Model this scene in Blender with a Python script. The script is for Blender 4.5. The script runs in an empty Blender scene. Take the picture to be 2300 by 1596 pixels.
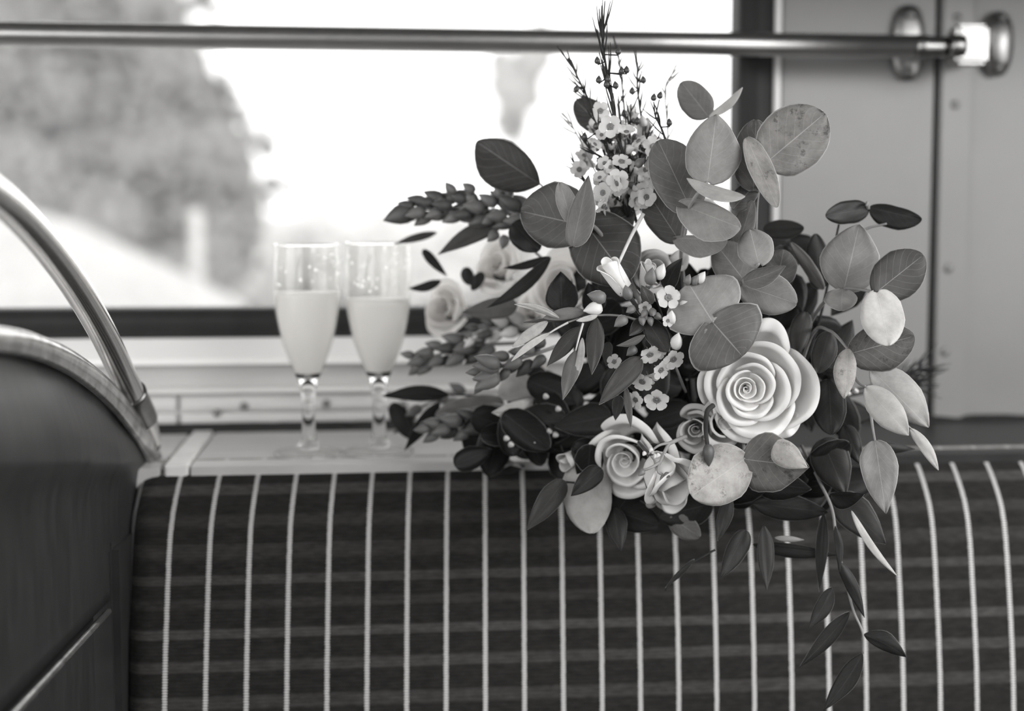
import bpy, bmesh, math, random
from mathutils import Vector, Matrix, noise

random.seed(7)
S = bpy.context.scene
COL = S.collection
R = math.radians

# ------------------------------------------------------------------ camera
CAM = Vector((0.0, 0.0, 1.16))
YAW, PITCH, LENS = R(6.0), R(5.0), 50.0
FPX, CX, CY = 2300 * LENS / 36.0, 1150.0, 798.0
FWD = Vector((math.sin(YAW) * math.cos(PITCH), math.cos(YAW) * math.cos(PITCH), -math.sin(PITCH)))
RIGHT = Vector((math.cos(YAW), -math.sin(YAW), 0.0))
UP = RIGHT.cross(FWD)
cd = bpy.data.cameras.new('camera')
cam = bpy.data.objects.new('camera', cd)
COL.objects.link(cam)
cam.matrix_world = Matrix((RIGHT, UP, -FWD)).transposed().to_4x4()
cam.location = CAM
cd.lens = LENS
cd.sensor_width = 36.0
cd.clip_start = 0.02
cd.clip_end = 500
cd.dof.use_dof = True
cd.dof.focus_distance = 1.085
cd.dof.aperture_fstop = 2.6
S.camera = cam

# ------------------------------------------------------------------ sky, light, exposure
W = bpy.data.worlds.new('overcast_sky')
S.world = W
W.use_nodes = True
nt = W.node_tree
bg = nt.nodes['Background']
bg.inputs['Color'].default_value = (1.0, 0.995, 0.99, 1)
bg.inputs['Strength'].default_value = 2.55
vs = S.view_settings
vs.view_transform = 'Standard'
vs.look = 'None'
vs.gamma = 1.0
vs.use_curve_mapping = False
vs.exposure = 0.0
S.display_settings.display_device = 'sRGB'
S.cycles.max_bounces = 10
S.cycles.transparent_max_bounces = 16
S.cycles.sample_clamp_indirect = 6.0
S.cycles.blur_glossy = 0.5


def lamp(name, loc, target, sx, sy, power):
    ld = bpy.data.lights.new(name, 'AREA')
    ld.shape = 'RECTANGLE'
    ld.size, ld.size_y = sx, sy
    ld.energy = power
    o = bpy.data.objects.new(name, ld)
    COL.objects.link(o)
    o.location = loc
    o.rotation_euler = (Vector(target) - Vector(loc)).to_track_quat('-Z', 'Y').to_euler()
    return o


# daylight coming in through the saloon's side windows (lamps stand outside the openings)
lamp('daylight_nearside', (-1.75, -0.6, 1.55), (0.2, 1.2, 1.0), 3.0, 1.2, 34)
lamp('daylight_offside', (1.75, -0.2, 1.95), (0.35, 1.15, 1.0), 2.6, 1.0, 74)


# ------------------------------------------------------------------ projection helpers
def P(px, py, d):
    return CAM + FWD * d + RIGHT * ((px - CX) / FPX * d) + UP * (-(py - CY) / FPX * d)


def ray(px, py):
    return FWD + RIGHT * ((px - CX) / FPX) + UP * (-(py - CY) / FPX)


def on_plane(px, py, p0, n):
    r = ray(px, py)
    return CAM + r * ((p0 - CAM).dot(n) / r.dot(n))


def on_y(px, py, y):
    return on_plane(px, py, Vector((0, y, 0)), Vector((0, 1, 0)))


def on_z(px, py, z):
    return on_plane(px, py, Vector((0, 0, z)), Vector((0, 0, 1)))


def lin(t):
    c = t / 255.0
    return c / 12.92 if c <= 0.04045 else ((c + 0.055) / 1.055) ** 2.4


# ------------------------------------------------------------------ materials
def new_mat(name):
    m = bpy.data.materials.new(name)
    m.use_nodes = True
    t = m.node_tree
    return m, t, t.nodes['Principled BSDF']


def grey(v, warm=1.0):
    return (v * (1 + .012 * warm), v, v * (1 - .014 * warm), 1)


def ramp(t, stops, interp='LINEAR'):
    n = t.nodes.new('ShaderNodeValToRGB')
    n.color_ramp.interpolation = interp
    e = n.color_ramp.elements
    while len(e) > 1:
        e.remove(e[-1])
    e[0].position = stops[0][0]
    e[0].color = grey(stops[0][1])
    for p, v in stops[1:]:
        x = e.new(p)
        x.color = grey(v)
    return n


def math_n(t, op, a, b=None, clamp=False):
    n = t.nodes.new('ShaderNodeMath')
    n.operation = op
    n.use_clamp = clamp
    for i, v in enumerate((a, b)):
        if v is None:
            continue
        if isinstance(v, (int, float)):
            n.inputs[i].default_value = v
        else:
            t.links.new(v, n.inputs[i])
    return n.outputs[0]


def mix_col(t, fac, a, b, mode='MIX'):
    n = t.nodes.new('ShaderNodeMix')
    n.data_type = 'RGBA'
    n.blend_type = mode
    for i, v in ((0, fac), (6, a), (7, b)):
        if isinstance(v, (int, float)):
            n.inputs[i].default_value = v
        elif isinstance(v, tuple):
            n.inputs[i].default_value = v
        else:
            t.links.new(v, n.inputs[i])
    return n.outputs[2]


def noise_n(t, scale, detail=3, coord='Object', rough=.55, stretch=None):
    tc = t.nodes.new('ShaderNodeTexCoord')
    n = t.nodes.new('ShaderNodeTexNoise')
    n.inputs['Scale'].default_value = scale
    n.inputs['Detail'].default_value = detail
    n.inputs['Roughness'].default_value = rough
    src = tc.outputs[coord]
    if stretch:
        mp = t.nodes.new('ShaderNodeMapping')
        mp.inputs['Scale'].default_value = stretch
        t.links.new(src, mp.inputs['Vector'])
        src = mp.outputs[0]
    t.links.new(src, n.inputs['Vector'])
    return n.outputs['Fac']


def surf(name, a, b=None, rough=.5, scale=8, metal=0.0, bump=0.0, spec=.5, stretch=None, detail=4):
    m, t, p = new_mat(name)
    p.inputs['Roughness'].default_value = rough
    p.inputs['Metallic'].default_value = metal
    p.inputs['Specular IOR Level'].default_value = spec
    if b is None:
        p.inputs['Base Color'].default_value = grey(a)
    else:
        f = noise_n(t, scale, detail, stretch=stretch)
        r = ramp(t, [(.32, a), (.68, b)])
        t.links.new(f, r.inputs[0])
        t.links.new(r.outputs[0], p.inputs['Base Color'])
        if bump:
            bn = t.nodes.new('ShaderNodeBump')
            bn.inputs['Strength'].default_value = bump
            bn.inputs['Distance'].default_value = .002
            t.links.new(f, bn.inputs['Height'])
            t.links.new(bn.outputs[0], p.inputs['Normal'])
    return m


M = {}
M['cream'] = surf('cream_painted_metal', .235, .28, rough=.38, scale=5, bump=.03)
M['cream_low'] = surf('pale_panel_under_window', .46, .54, rough=.4, scale=5)
M['bracket'] = surf('dulled_chrome_bracket', .26, .42, rough=.36, scale=40, metal=1.0)
M['cream_pale'] = surf('pale_painted_trim', .74, .82, rough=.3, scale=9)
M['sill_white'] = surf('white_painted_sill', .88, .92, rough=.3, scale=12)
M['board'] = surf('grey_ledge_board', .56, .66, rough=.55, scale=14, stretch=(1, 6, 1))
M['wood'] = surf('pale_painted_plank', .52, .64, rough=.55, scale=10, stretch=(1, 1, 14))
M['rubber'] = surf('black_rubber', .020, .026, rough=.5, scale=30, spec=.2)
M['dark_gap'] = surf('dark_sealant', .024, .034, rough=.8, scale=40, spec=.2)
M['screw'] = surf('dull_screw_head', .16, .22, rough=.45, scale=50, metal=.6)
M['chrome'] = surf('polished_chrome', .62, .70, rough=.19, scale=30, metal=1.0)
M['rail'] = surf('satin_chrome_rail', .38, .44, rough=.33, scale=30, metal=1.0)
M['chrome_dark'] = surf('tarnished_chrome', .20, .30, rough=.3, scale=40, metal=1.0)
M['worn'] = surf('worn_chrome_edging', .26, .62, rough=.22, scale=55, metal=.85, bump=.2, detail=8)
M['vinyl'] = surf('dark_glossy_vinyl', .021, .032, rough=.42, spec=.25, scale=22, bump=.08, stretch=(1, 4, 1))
M['ceiling'] = surf('ceiling_panel', .2, .24, rough=.6)
M['lino'] = surf('dark_bus_lino', .06, .09, rough=.6)
M['stemwood'] = surf('grey_green_stem', .22, .30, rough=.6, scale=60)
M['stemdark'] = surf('dark_stem', .025, .045, rough=.7, scale=60, spec=.15)
M['needle'] = surf('dark_needle_leaf', .025, .045, rough=.7, spec=.2, scale=60)
M['needle_pale'] = surf('pale_needle_leaf', .30, .38, rough=.6, scale=60)
M['bark'] = surf('tree_bark', .14, .2, rough=.9)

M['treehaze'] = surf('distant_misty_foliage', .27, .33, rough=.9, scale=.8)  # distance haze put into the colour as a paler foliage tone
M['hedge'] = surf('misty_hedge_foliage', .40, .47, rough=.9, scale=.8)  # haze put into the hedge colour too
M['ground'] = surf('pale_gravel', .34, .42, rough=.9, scale=.3)
M['bank'] = surf('pale_chalk_bank', .32, .36, rough=.9, scale=.4)
M['post'] = surf('pale_post', .45, .5, rough=.8)


def glass_mat():
    m, t, p = new_mat('clear_wine_glass')
    p.inputs['Base Color'].default_value = (1, 1, 1, 1)
    p.inputs['Roughness'].default_value = 0.0
    p.inputs['IOR'].default_value = 1.47
    p.inputs['Transmission Weight'].default_value = 1.0
    return m


M['glass'] = glass_mat()


def thin_glass():
    m, t, p = new_mat('thin_bowl_glass')
    out = t.nodes['Material Output']
    tr = t.nodes.new('ShaderNodeBsdfTransparent')
    tr.inputs['Color'].default_value = (.985, .985, .98, 1)
    gl = t.nodes.new('ShaderNodeBsdfGlossy')
    gl.inputs['Roughness'].default_value = .03
    lw = t.nodes.new('ShaderNodeLayerWeight')
    f = math_n(t, 'POWER', lw.outputs['Facing'], 4.0)
    f = math_n(t, 'ADD', math_n(t, 'MULTIPLY', f, .5), .022)
    mx = t.nodes.new('ShaderNodeMixShader')
    t.links.new(f, mx.inputs[0])
    t.links.new(tr.outputs[0], mx.inputs[1])
    t.links.new(gl.outputs[0], mx.inputs[2])
    t.links.new(mx.outputs[0], out.inputs[0])
    return m


M['thin_glass'] = thin_glass()


def pane_mat():
    m, t, p = new_mat('dusty_window_glass')
    out = t.nodes['Material Output']
    tr = t.nodes.new('ShaderNodeBsdfTransparent')
    gl = t.nodes.new('ShaderNodeBsdfGlossy')
    gl.inputs['Roughness'].default_value = .02
    fr = t.nodes.new('ShaderNodeFresnel')
    fr.inputs['IOR'].default_value = 1.18
    m1 = t.nodes.new('ShaderNodeMixShader')
    t.links.new(fr.outputs[0], m1.inputs[0])
    t.links.new(tr.outputs[0], m1.inputs[1])
    t.links.new(gl.outputs[0], m1.inputs[2])
    tl = t.nodes.new('ShaderNodeBsdfTranslucent')
    tl.inputs['Color'].default_value = (.9, .9, .89, 1)
    f = noise_n(t, 45, 6)
    r = ramp(t, [(.3, .04), (.75, .13)])
    t.links.new(f, r.inputs[0])
    m2 = t.nodes.new('ShaderNodeMixShader')
    t.links.new(r.outputs[0], m2.inputs[0])
    t.links.new(m1.outputs[0], m2.inputs[1])
    t.links.new(tl.outputs[0], m2.inputs[2])
    t.links.new(m2.outputs[0], out.inputs[0])
    return m


M['pane'] = pane_mat()


def juice_mat():
    m, t, p = new_mat('cloudy_juice')
    out = t.nodes['Material Output']
    p.inputs['Base Color'].default_value = grey(.93)
    p.inputs['Roughness'].default_value = .35
    tl = t.nodes.new('ShaderNodeBsdfTranslucent')
    tl.inputs['Color'].default_value = grey(.95)
    mx = t.nodes.new('ShaderNodeMixShader')
    mx.inputs[0].default_value = .45
    t.links.new(p.outputs[0], mx.inputs[1])
    t.links.new(tl.outputs[0], mx.inputs[2])
    t.links.new(mx.outputs[0], out.inputs[0])
    return m


M['juice'] = juice_mat()


def leaf_mat(name, vein=.6, spots=0.0, rough=.5, rim=.95, mott=.22, transl=.12, streak=False):
    """base tone comes from the leaf object's own colour; the UV map runs along (u) and across (v) the blade"""
    m, t, p = new_mat(name)
    L = t.links
    oi = t.nodes.new('ShaderNodeObjectInfo')
    uv = t.nodes.new('ShaderNodeUVMap')
    sx = t.nodes.new('ShaderNodeSeparateXYZ')
    L.new(uv.outputs[0], sx.inputs[0])
    u, v = sx.outputs[0], sx.outputs[1]
    a = math_n(t, 'ABSOLUTE', math_n(t, 'SUBTRACT', v, .5))
    mid = math_n(t, 'SUBTRACT', 1.0, math_n(t, 'DIVIDE', a, .012), True)
    k = math_n(t, 'SUBTRACT', u, math_n(t, 'MULTIPLY', a, .75))
    nz = noise_n(t, 70, 3)
    k = math_n(t, 'ADD', k, math_n(t, 'MULTIPLY', nz, .05))
    fr = math_n(t, 'FRACT', math_n(t, 'MULTIPLY', k, 7.0))
    sv = math_n(t, 'SUBTRACT', 1.0, math_n(t, 'DIVIDE', math_n(t, 'ABSOLUTE', math_n(t, 'SUBTRACT', fr, .5)), .045), True)
    if streak:
        fr2 = math_n(t, 'FRACT', math_n(t, 'MULTIPLY', a, 16.0))
        sv = math_n(t, 'MULTIPLY', fr2, .8)
    veins = math_n(t, 'MAXIMUM', mid, math_n(t, 'MULTIPLY', sv, .35))
    edge = math_n(t, 'MULTIPLY', math_n(t, 'SUBTRACT', a, .478), 60.0, True)  # pale leaf margin, with rim light painted into its colour
    veins = math_n(t, 'MULTIPLY', veins, vein)
    edge = math_n(t, 'MULTIPLY', edge, rim)
    lt = math_n(t, 'MAXIMUM', veins, edge, True)
    n1 = noise_n(t, 55, 6, rough=.7)
    r1 = ramp(t, [(.3, 1 - mott), (.7, 1 + mott)])
    L.new(n1, r1.inputs[0])
    base = mix_col(t, 1.0, oi.outputs['Color'], r1.outputs[0], 'MULTIPLY')
    if spots:
        n2 = noise_n(t, 75, 5, rough=.75)
        r2 = ramp(t, [(.56, 1.0), (.66, 1 - spots)])
        L.new(n2, r2.inputs[0])
        base = mix_col(t, 1.0, base, r2.outputs[0], 'MULTIPLY')
    pale = mix_col(t, .6, oi.outputs['Color'], grey(.62))
    col = mix_col(t, lt, base, pale)
    L.new(col, p.inputs['Base Color'])
    p.inputs['Roughness'].default_value = rough
    p.inputs['Specular IOR Level'].default_value = .22
    bn = t.nodes.new('ShaderNodeBump')
    bn.inputs['Strength'].default_value = .25
    bn.inputs['Distance'].default_value = .0006
    L.new(math_n(t, 'ADD', veins, math_n(t, 'MULTIPLY', n1, .4)), bn.inputs['Height'])
    L.new(bn.outputs[0], p.inputs['Normal'])
    if transl:
        out = t.nodes['Material Output']
        tl = t.nodes.new('ShaderNodeBsdfTranslucent')
        L.new(col, tl.inputs['Color'])
        mx = t.nodes.new('ShaderNodeMixShader')
        mx.inputs[0].default_value = transl
        L.new(p.outputs[0], mx.inputs[1])
        L.new(tl.outputs[0], mx.inputs[2])
        L.new(mx.outputs[0], out.inputs[0])
    return m


M['euc'] = leaf_mat('eucalyptus_leaf')
M['spotted'] = leaf_mat('mottled_eucalyptus_leaf', spots=.6, mott=.35)
M['ruscus'] = leaf_mat('glossy_dark_leaf', vein=.10, rim=.5, rough=.42, mott=.15, transl=.03)
M['ruscus'].node_tree.nodes['Principled BSDF'].inputs['Specular IOR Level'].default_value = .14
M['silver'] = leaf_mat('streaked_pale_leaf', vein=.35, rim=.2, mott=.3, streak=True)


def petal_mat(name, a, tr=.14):
    m, t, p = new_mat(name)
    out = t.nodes['Material Output']
    f = noise_n(t, 40, 4)
    r = ramp(t, [(.3, a * .95), (.7, a * 1.03)])
    t.links.new(f, r.inputs[0])
    t.links.new(r.outputs[0], p.inputs['Base Color'])
    p.inputs['Roughness'].default_value = .6
    p.inputs['Specular IOR Level'].default_value = .2
    tl = t.nodes.new('ShaderNodeBsdfTranslucent')
    t.links.new(r.outputs[0], tl.inputs['Color'])
    mx = t.nodes.new('ShaderNodeMixShader')
    mx.inputs[0].default_value = tr
    t.links.new(p.outputs[0], mx.inputs[1])
    t.links.new(tl.outputs[0], mx.inputs[2])
    t.links.new(mx.outputs[0], out.inputs[0])
    return m


M['treeleaf'] = petal_mat('hazy_tree_foliage', .23, .45)  # outdoor haze put into the leaf tone
M['petal'] = petal_mat('cream_rose_petal', .90)
M['petal_dim'] = petal_mat('blush_petal', .62)
M['petal_wax'] = petal_mat('white_blossom_petal', .74, .35)
M['petal_back'] = petal_mat('white_petal', .92, .6)
M['bud'] = surf('green_bud', .09, .19, rough=.5, scale=120)
M['bud_dark'] = surf('dark_green_bud', .04, .09, rough=.5, scale=120)
for _m in ('bud', 'bud_dark'):
    _p = M[_m].node_tree.nodes['Principled BSDF']
    _p.inputs['Sheen Weight'].default_value = .45
    _p.inputs['Sheen Roughness'].default_value = .25
M['bud_pale'] = surf('pale_bud', .55, .68, rough=.5, scale=90)
M['cup'] = surf('dark_flower_cup', .10, .22, rough=.4, scale=200)
M['berry'] = surf('small_dark_berry', .04, .07, rough=.35, scale=200)


def fabric_mat(u0, pitch, bands):
    m, t, p = new_mat('striped_moquette')
    L = t.links
    uv = t.nodes.new('ShaderNodeUVMap')
    sx = t.nodes.new('ShaderNodeSeparateXYZ')
    L.new(uv.outputs[0], sx.inputs[0])
    u, v = sx.outputs[0], sx.outputs[1]
    # horizontal woven bands; the pale one at the top edge is a painted highlight
    vn = math_n(t, 'DIVIDE', v, .40)
    r = None
    for half in (bands[:20], bands[20:]):
        q = ramp(t, half, 'LINEAR')
        L.new(vn, q.inputs[0])
        r = q.outputs[0] if r is None else mix_col(t, 1.0, r, q.outputs[0], 'LIGHTEN')
    pile = noise_n(t, 900, 2)
    pile2 = noise_n(t, 260, 4, stretch=(.35, 1, 1))
    pr = ramp(t, [(.3, .72), (.7, 1.3)])
    L.new(pile2, pr.inputs[0])
    base = mix_col(t, 1.0, r, pr.outputs[0], 'MULTIPLY')
    # fine weft lines
    wl = math_n(t, 'FRACT', math_n(t, 'MULTIPLY', v, 330.0))
    wr = ramp(t, [(0.0, .86), (.5, 1.1), (1.0, .86)])
    L.new(wl, wr.inputs[0])
    base = mix_col(t, 1.0, base, wr.outputs[0], 'MULTIPLY')
    # upright beaded stripes
    k = math_n(t, 'DIVIDE', math_n(t, 'SUBTRACT', u, u0), pitch)
    k = math_n(t, 'ADD', k, math_n(t, 'MULTIPLY', math_n(t, 'SUBTRACT', pile2, .5), .035))
    fr = math_n(t, 'ABSOLUTE', math_n(t, 'SUBTRACT', math_n(t, 'FRACT', k), .5))
    dist = math_n(t, 'SUBTRACT', .5, fr)
    bead = math_n(t, 'ABSOLUTE', math_n(t, 'SINE', math_n(t, 'MULTIPLY', v, math.pi / .0023)))
    wid = math_n(t, 'ADD', .046, math_n(t, 'MULTIPLY', bead, .030))
    on = math_n(t, 'MULTIPLY', math_n(t, 'SUBTRACT', wid, dist), 45.0, True)
    sc = ramp(t, [(0.0, .20), (1.0, .72)])
    L.new(bead, sc.inputs[0])
    col = mix_col(t, on, base, sc.outputs[0])
    L.new(col, p.inputs['Base Color'])
    p.inputs['Roughness'].default_value = .9
    p.inputs['Specular IOR Level'].default_value = .1
    p.inputs['Sheen Weight'].default_value = .12
    p.inputs['Sheen Roughness'].default_value = .4
    bn = t.nodes.new('ShaderNodeBump')
    bn.inputs['Strength'].default_value = .5
    bn.inputs['Distance'].default_value = .0012
    h = math_n(t, 'ADD', math_n(t, 'MULTIPLY', on, math_n(t, 'ADD', .4, bead)), math_n(t, 'MULTIPLY', pile, .5))
    L.new(h, bn.inputs['Height'])
    L.new(bn.outputs[0], p.inputs['Normal'])
    return m


# ------------------------------------------------------------------ mesh helpers
def mesh_obj(name, verts, faces, mat, parent=None, origin=None, smooth=True, uvs=None):
    """one mesh object; vertices are given in world space and stored relative to origin"""
    o3 = Vector(origin) if origin is not None else Vector((0, 0, 0))
    me = bpy.data.meshes.new(name)
    me.from_pydata([tuple(Vector(v) - o3) for v in verts], [], faces)
    if mat:
        me.materials.append(mat)
    if smooth:
        me.polygons.foreach_set('use_smooth', [True] * len(me.polygons))
    if uvs:
        ul = me.uv_layers.new(name='UVMap')
        vi = [0] * len(me.loops)
        me.loops.foreach_get('vertex_index', vi)
        ul.data.foreach_set('uv', [c for i in vi for c in uvs[i]])
    me.update()
    o = bpy.data.objects.new(name, me)
    COL.objects.link(o)
    if parent is not None:
        o.parent = parent
        o.location = o3 - parent_origin(parent)
    else:
        o.location = o3
    return o


def parent_origin(p):
    v = Vector((0, 0, 0))
    while p is not None:
        v = v + Vector(p.location)
        p = p.parent
    return v


def tag(o, label=None, cat=None, group=None, kind=None):
    for k, v in (('label', label), ('category', cat), ('group', group), ('kind', kind)):
        if v:
            o[k] = v
    return o


def empty(name, loc):
    o = bpy.data.objects.new(name, None)
    COL.objects.link(o)
    o.location = loc
    o.empty_display_size = .02
    return o


def bm_obj(name, bm, mat, parent=None, origin=(0, 0, 0), smooth=False):
    me = bpy.data.meshes.new(name)
    bmesh.ops.recalc_face_normals(bm, faces=bm.faces)
    o3 = Vector(origin)
    for v in bm.verts:
        v.co -= o3
    bm.to_mesh(me)
    bm.free()
    if mat:
        me.materials.append(mat)
    if smooth:
        me.polygons.foreach_set('use_smooth', [True] * len(me.polygons))
    o = bpy.data.objects.new(name, me)
    COL.objects.link(o)
    if parent is not None:
        o.parent = parent
        o.location = o3 - parent_origin(parent)
    else:
        o.location = o3
    return o


def box(name, x0, x1, y0, y1, z0, z1, mat, bev=.002, parent=None, kind=None):
    bm = bmesh.new()
    bmesh.ops.create_cube(bm, size=1)
    for v in bm.verts:
        v.co = Vector((x0 + (v.co.x + .5) * (x1 - x0), y0 + (v.co.y + .5) * (y1 - y0), z0 + (v.co.z + .5) * (z1 - z0)))
    if bev:
        bmesh.ops.bevel(bm, geom=bm.edges[:], offset=bev, segments=2, affect='EDGES')
    o = bm_obj(name, bm, mat, parent, ((x0 + x1) / 2, (y0 + y1) / 2, z0))
    if kind:
        o['kind'] = kind
    return o


def extrude_x(name, prof, x0, x1, mat, parent=None, kind=None, smooth=False):
    """closed (y, z) outline run along x"""
    n = len(prof)
    vs_ = [(x0, y, z) for y, z in prof] + [(x1, y, z) for y, z in prof]
    fs = [(i, (i + 1) % n, n + (i + 1) % n, n + i) for i in range(n)] + [tuple(range(n))[::-1], tuple(range(n, 2 * n))]
    o = mesh_obj(name, vs_, fs, mat, parent, (x0, prof[0][0], prof[0][1]), smooth)
    if kind:
        o['kind'] = kind
    return o


def spline(pts, n):
    """Catmull-Rom through the points"""
    pts = [Vector(p) for p in pts]
    q = [pts[0] * 2 - pts[1]] + pts + [pts[-1] * 2 - pts[-2]]
    out = []
    m = len(pts) - 1
    for i in range(n + 1):
        x = i / n * m
        k = min(int(x), m - 1)
        t = x - k
        a, b, c, d = q[k:k + 4]
        out.append(.5 * ((2 * b) + (c - a) * t + (2 * a - 5 * b + 4 * c - d) * t * t + (3 * b - a - 3 * c + d) * t ** 3))
    return out


def tube_geo(path, rad, seg=10, squash=None, verts=None, faces=None):
    verts = [] if verts is None else verts
    faces = [] if faces is None else faces
    n = len(path)
    b0 = len(verts)
    ref = None
    for i, p in enumerate(path):
        d = (path[min(i + 1, n - 1)] - path[max(i - 1, 0)]).normalized()
        if ref is None:
            ref = d.orthogonal().normalized()
        a = (ref - d * ref.dot(d)).normalized()
        ref = a
        b = d.cross(a)
        r = rad(i / (n - 1)) if callable(rad) else rad
        for k in range(seg):
            an = 2 * math.pi * k / seg
            verts.append(p + a * (math.cos(an) * r) + b * (math.sin(an) * r))
    for i in range(n - 1):
        for k in range(seg):
            k2 = (k + 1) % seg
            faces.append((b0 + i * seg + k, b0 + i * seg + k2, b0 + (i + 1) * seg + k2, b0 + (i + 1) * seg + k))
    faces.append(tuple(b0 + k for k in range(seg))[::-1])
    faces.append(tuple(b0 + (n - 1) * seg + k for k in range(seg)))
    return verts, faces


def tube(name, path, rad, mat, parent=None, seg=10, origin=None):
    v, f = tube_geo(path, rad, seg)
    return mesh_obj(name, v, f, mat, parent, origin if origin is not None else path[0])


def lathe_geo(prof, c, seg=48, close=True, axis=None):
    """prof: (radius, height) list turned about the vertical through c"""
    verts, faces = [], []
    n = len(prof)
    for r, h in prof:
        for k in range(seg):
            a = 2 * math.pi * k / seg
            verts.append(Vector((c[0] + r * math.cos(a), c[1] + r * math.sin(a), c[2] + h)))
    for i in range(n - 1):
        for k in range(seg):
            k2 = (k + 1) % seg
            faces.append((i * seg + k, i * seg + k2, (i + 1) * seg + k2, (i + 1) * seg + k))
    return verts, faces


# ------------------------------------------------------------------ key planes of the bus
ZL = P(690, 1022, 1.33).z                     # ledge top behind the seat
YW = on_z(650, 965, ZL).y                     # face of the rear wall
YG = YW + .035                                # window glass
zw = lambda py, px=650: on_y(px, py, YW).z
xw = lambda px, py=400: on_y(px, py, YW).x
XL, XR = -1.15, 1.2
ZC, ZF = 1.98, 0.0

# ------------------------------------------------------------------ setting: shell
def wall(name, *a, **k):
    return box(name, *a, kind='structure', **k)


wall('floor', XL - .1, XR + .1, -6, YW + .1, ZF - .06, ZF, M['lino'], bev=0)
wall('ceiling', XL - .1, XR + .1, -6, YW + .1, ZC, ZC + .05, M['ceiling'], bev=0)
for nm, x0, x1 in (('left', XL - .06, XL), ('right', XR, XR + .06)):
    wall('wall_' + nm, x0, x1, -6, YW + .06, ZF, .92, M['cream'], bev=0)
    wall('wall_%s_upper' % nm, x0, x1, -6, YW + .06, 1.86, ZC, M['cream'], bev=0)
    for i, (y0, y1) in enumerate(((1.0, YW + .06), (-.35, -.22), (-2.0, -1.88), (-3.6, -3.48), (-6, -5.6))):
        wall('trim_%s_pillar' % nm, x0, x1, y0, y1, .92, 1.86, M['cream'], bev=0)
wall('ceiling_shade_block', XL, XR, 1.10, YW + .04, 1.45, ZC - .001, M['ceiling'], bev=.01)  # unseen block added to shade the top of the rear wall
wall('wall_front', XL, XR, -6.1, -6.02, ZF, ZC, M['cream'], bev=0)

# rear wall: right-hand cream panels, window surround, panelling below the window
x_seal0, x_seal1, x_strip, x_joint0, x_joint1, x_band = xw(1653), xw(1733), xw(1748), xw(2097, 300), xw(2109, 300), xw(2178, 300)
z_bot_r = zw(931, 2200)
z_panel = zw(690)
wall('wall_rear', x_strip, x_joint0, YW, YW + .04, z_bot_r - .1, ZC, M['cream'], bev=.003)
wall('wall_rear_side', x_joint1, XR, YW + .0015, YW + .04, z_bot_r - .1, ZC, M['cream'], bev=.003)
wall('wall_rear_core', x_joint0 - .01, x_joint1 + .01, YW + .012, YW + .04, z_bot_r - .1, ZC, M['dark_gap'], bev=0)
band = wall('trim_cover_strip', x_joint1, x_band, YW - .0035, YW + .002, z_bot_r - .05, ZC, M['cream'], bev=.0015)
for px, py in ((2145, 235), (2130, 603), (2122, 790), (2150, 40)):
    p = on_y(px, py, YW - .0035)
    bm = bmesh.new()
    bmesh.ops.create_uvsphere(bm, u_segments=12, v_segments=6, radius=.0052,
                              matrix=Matrix.Translation(p) @ Matrix.Diagonal((1, .35, 1, 1)))
    bm_obj('screw', bm, M['screw'], band, p, True)
wall('trim_window_edge', x_seal1, x_strip, YW - .006, YW + .04, z_panel - .05, ZC, M['cream_pale'], bev=.002)
ztop_win = 1.46
wall('wall_rear_upper', XL, x_seal1, YW, YW + .04, ztop_win, ZC, M['cream'], bev=.003)
# below the window
z_sill0, z_sill1 = zw(757), zw(812)
z_b0, z_b1 = zw(866), zw(883)
zp1, zp2, zg0 = zw(886), zw(921), zw(946)
extrude_x('trim_window_sill', [(YW + .03, z_sill0 + .002), (YW - .004, z_sill0), (YW - .024, z_sill1 + .006), (YW - .024, z_sill1), (YW + .03, z_sill1)],
          XL, x_strip, M['sill_white'], kind='structure')
wall('wall_rear_lower', XL, x_strip, YW, YW + .04, z_b0, z_sill1 + .001, M['cream_low'], bev=.001)
extrude_x('trim_bead', [(YW + .01, z_b0 + .001)] + [(YW - .012 * math.sin(math.pi * i / 8), (z_b0 + z_b1) / 2 + (z_b0 - z_b1) / 2 * math.cos(math.pi * i / 8)) for i in range(9)] + [(YW + .01, z_b1 - .001)],
          XL, x_strip, M['cream_pale'], kind='structure')
plk = wall('wall_rear_planking', XL, x_strip, YW + .004, YW + .04, zg0 - .08, z_b1, M['wood'], bev=0)
for z0, z1, pr in ((zp2 + .0015, zp1, .004), (zg0, zp2 - .0015, .005)):
    for x0, x1 in ((XL, xw(402, 900) - .0015), (xw(402, 900) + .0015, xw(1015, 900)), (xw(1015, 900) + .002, x_strip)):
        box('plank', x0, x1, YW - pr, YW + .006, z0, z1, M['wood'], .0018, plk)
for px, py in ((548, 912), (733, 906), (487, 928), (905, 908)):
    p = on_y(px, py, YW - .0045)
    bm = bmesh.new()
    bmesh.ops.create_uvsphere(bm, u_segments=12, v_segments=6, radius=.0045,
                              matrix=Matrix.Translation(p) @ Matrix.Diagonal((1, .4, 1, 1)))
    bm_obj('screw', bm, M['screw'], plk, p, True)
# ragged black sealant where wall and ledge meet
nv = 120
vs_, fs = [], []
for i in range(nv + 1):
    x = XL + (XR - XL) * i / nv
    w = .004 * noise.noise(Vector((x * 14, 0, 3))) + .002 * noise.noise(Vector((x * 45, 1, 3)))
    zt = (zg0 if x < x_strip else z_bot_r) + w
    vs_ += [(x, YW - .001, zt), (x, YW - .010, zt - .004), (x, YW - .014, ZL - .002), (x, YW + .02, ZL - .002)]
for i in range(nv):
    for k in range(3):
        fs.append((4 * i + k, 4 * i + k + 1, 4 * i + 5 + k, 4 * i + 4 + k))
s = mesh_obj('trim_ledge_sealant', vs_, fs, M['dark_gap'], None, (0, YW, ZL))
s['kind'] = 'structure'

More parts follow.
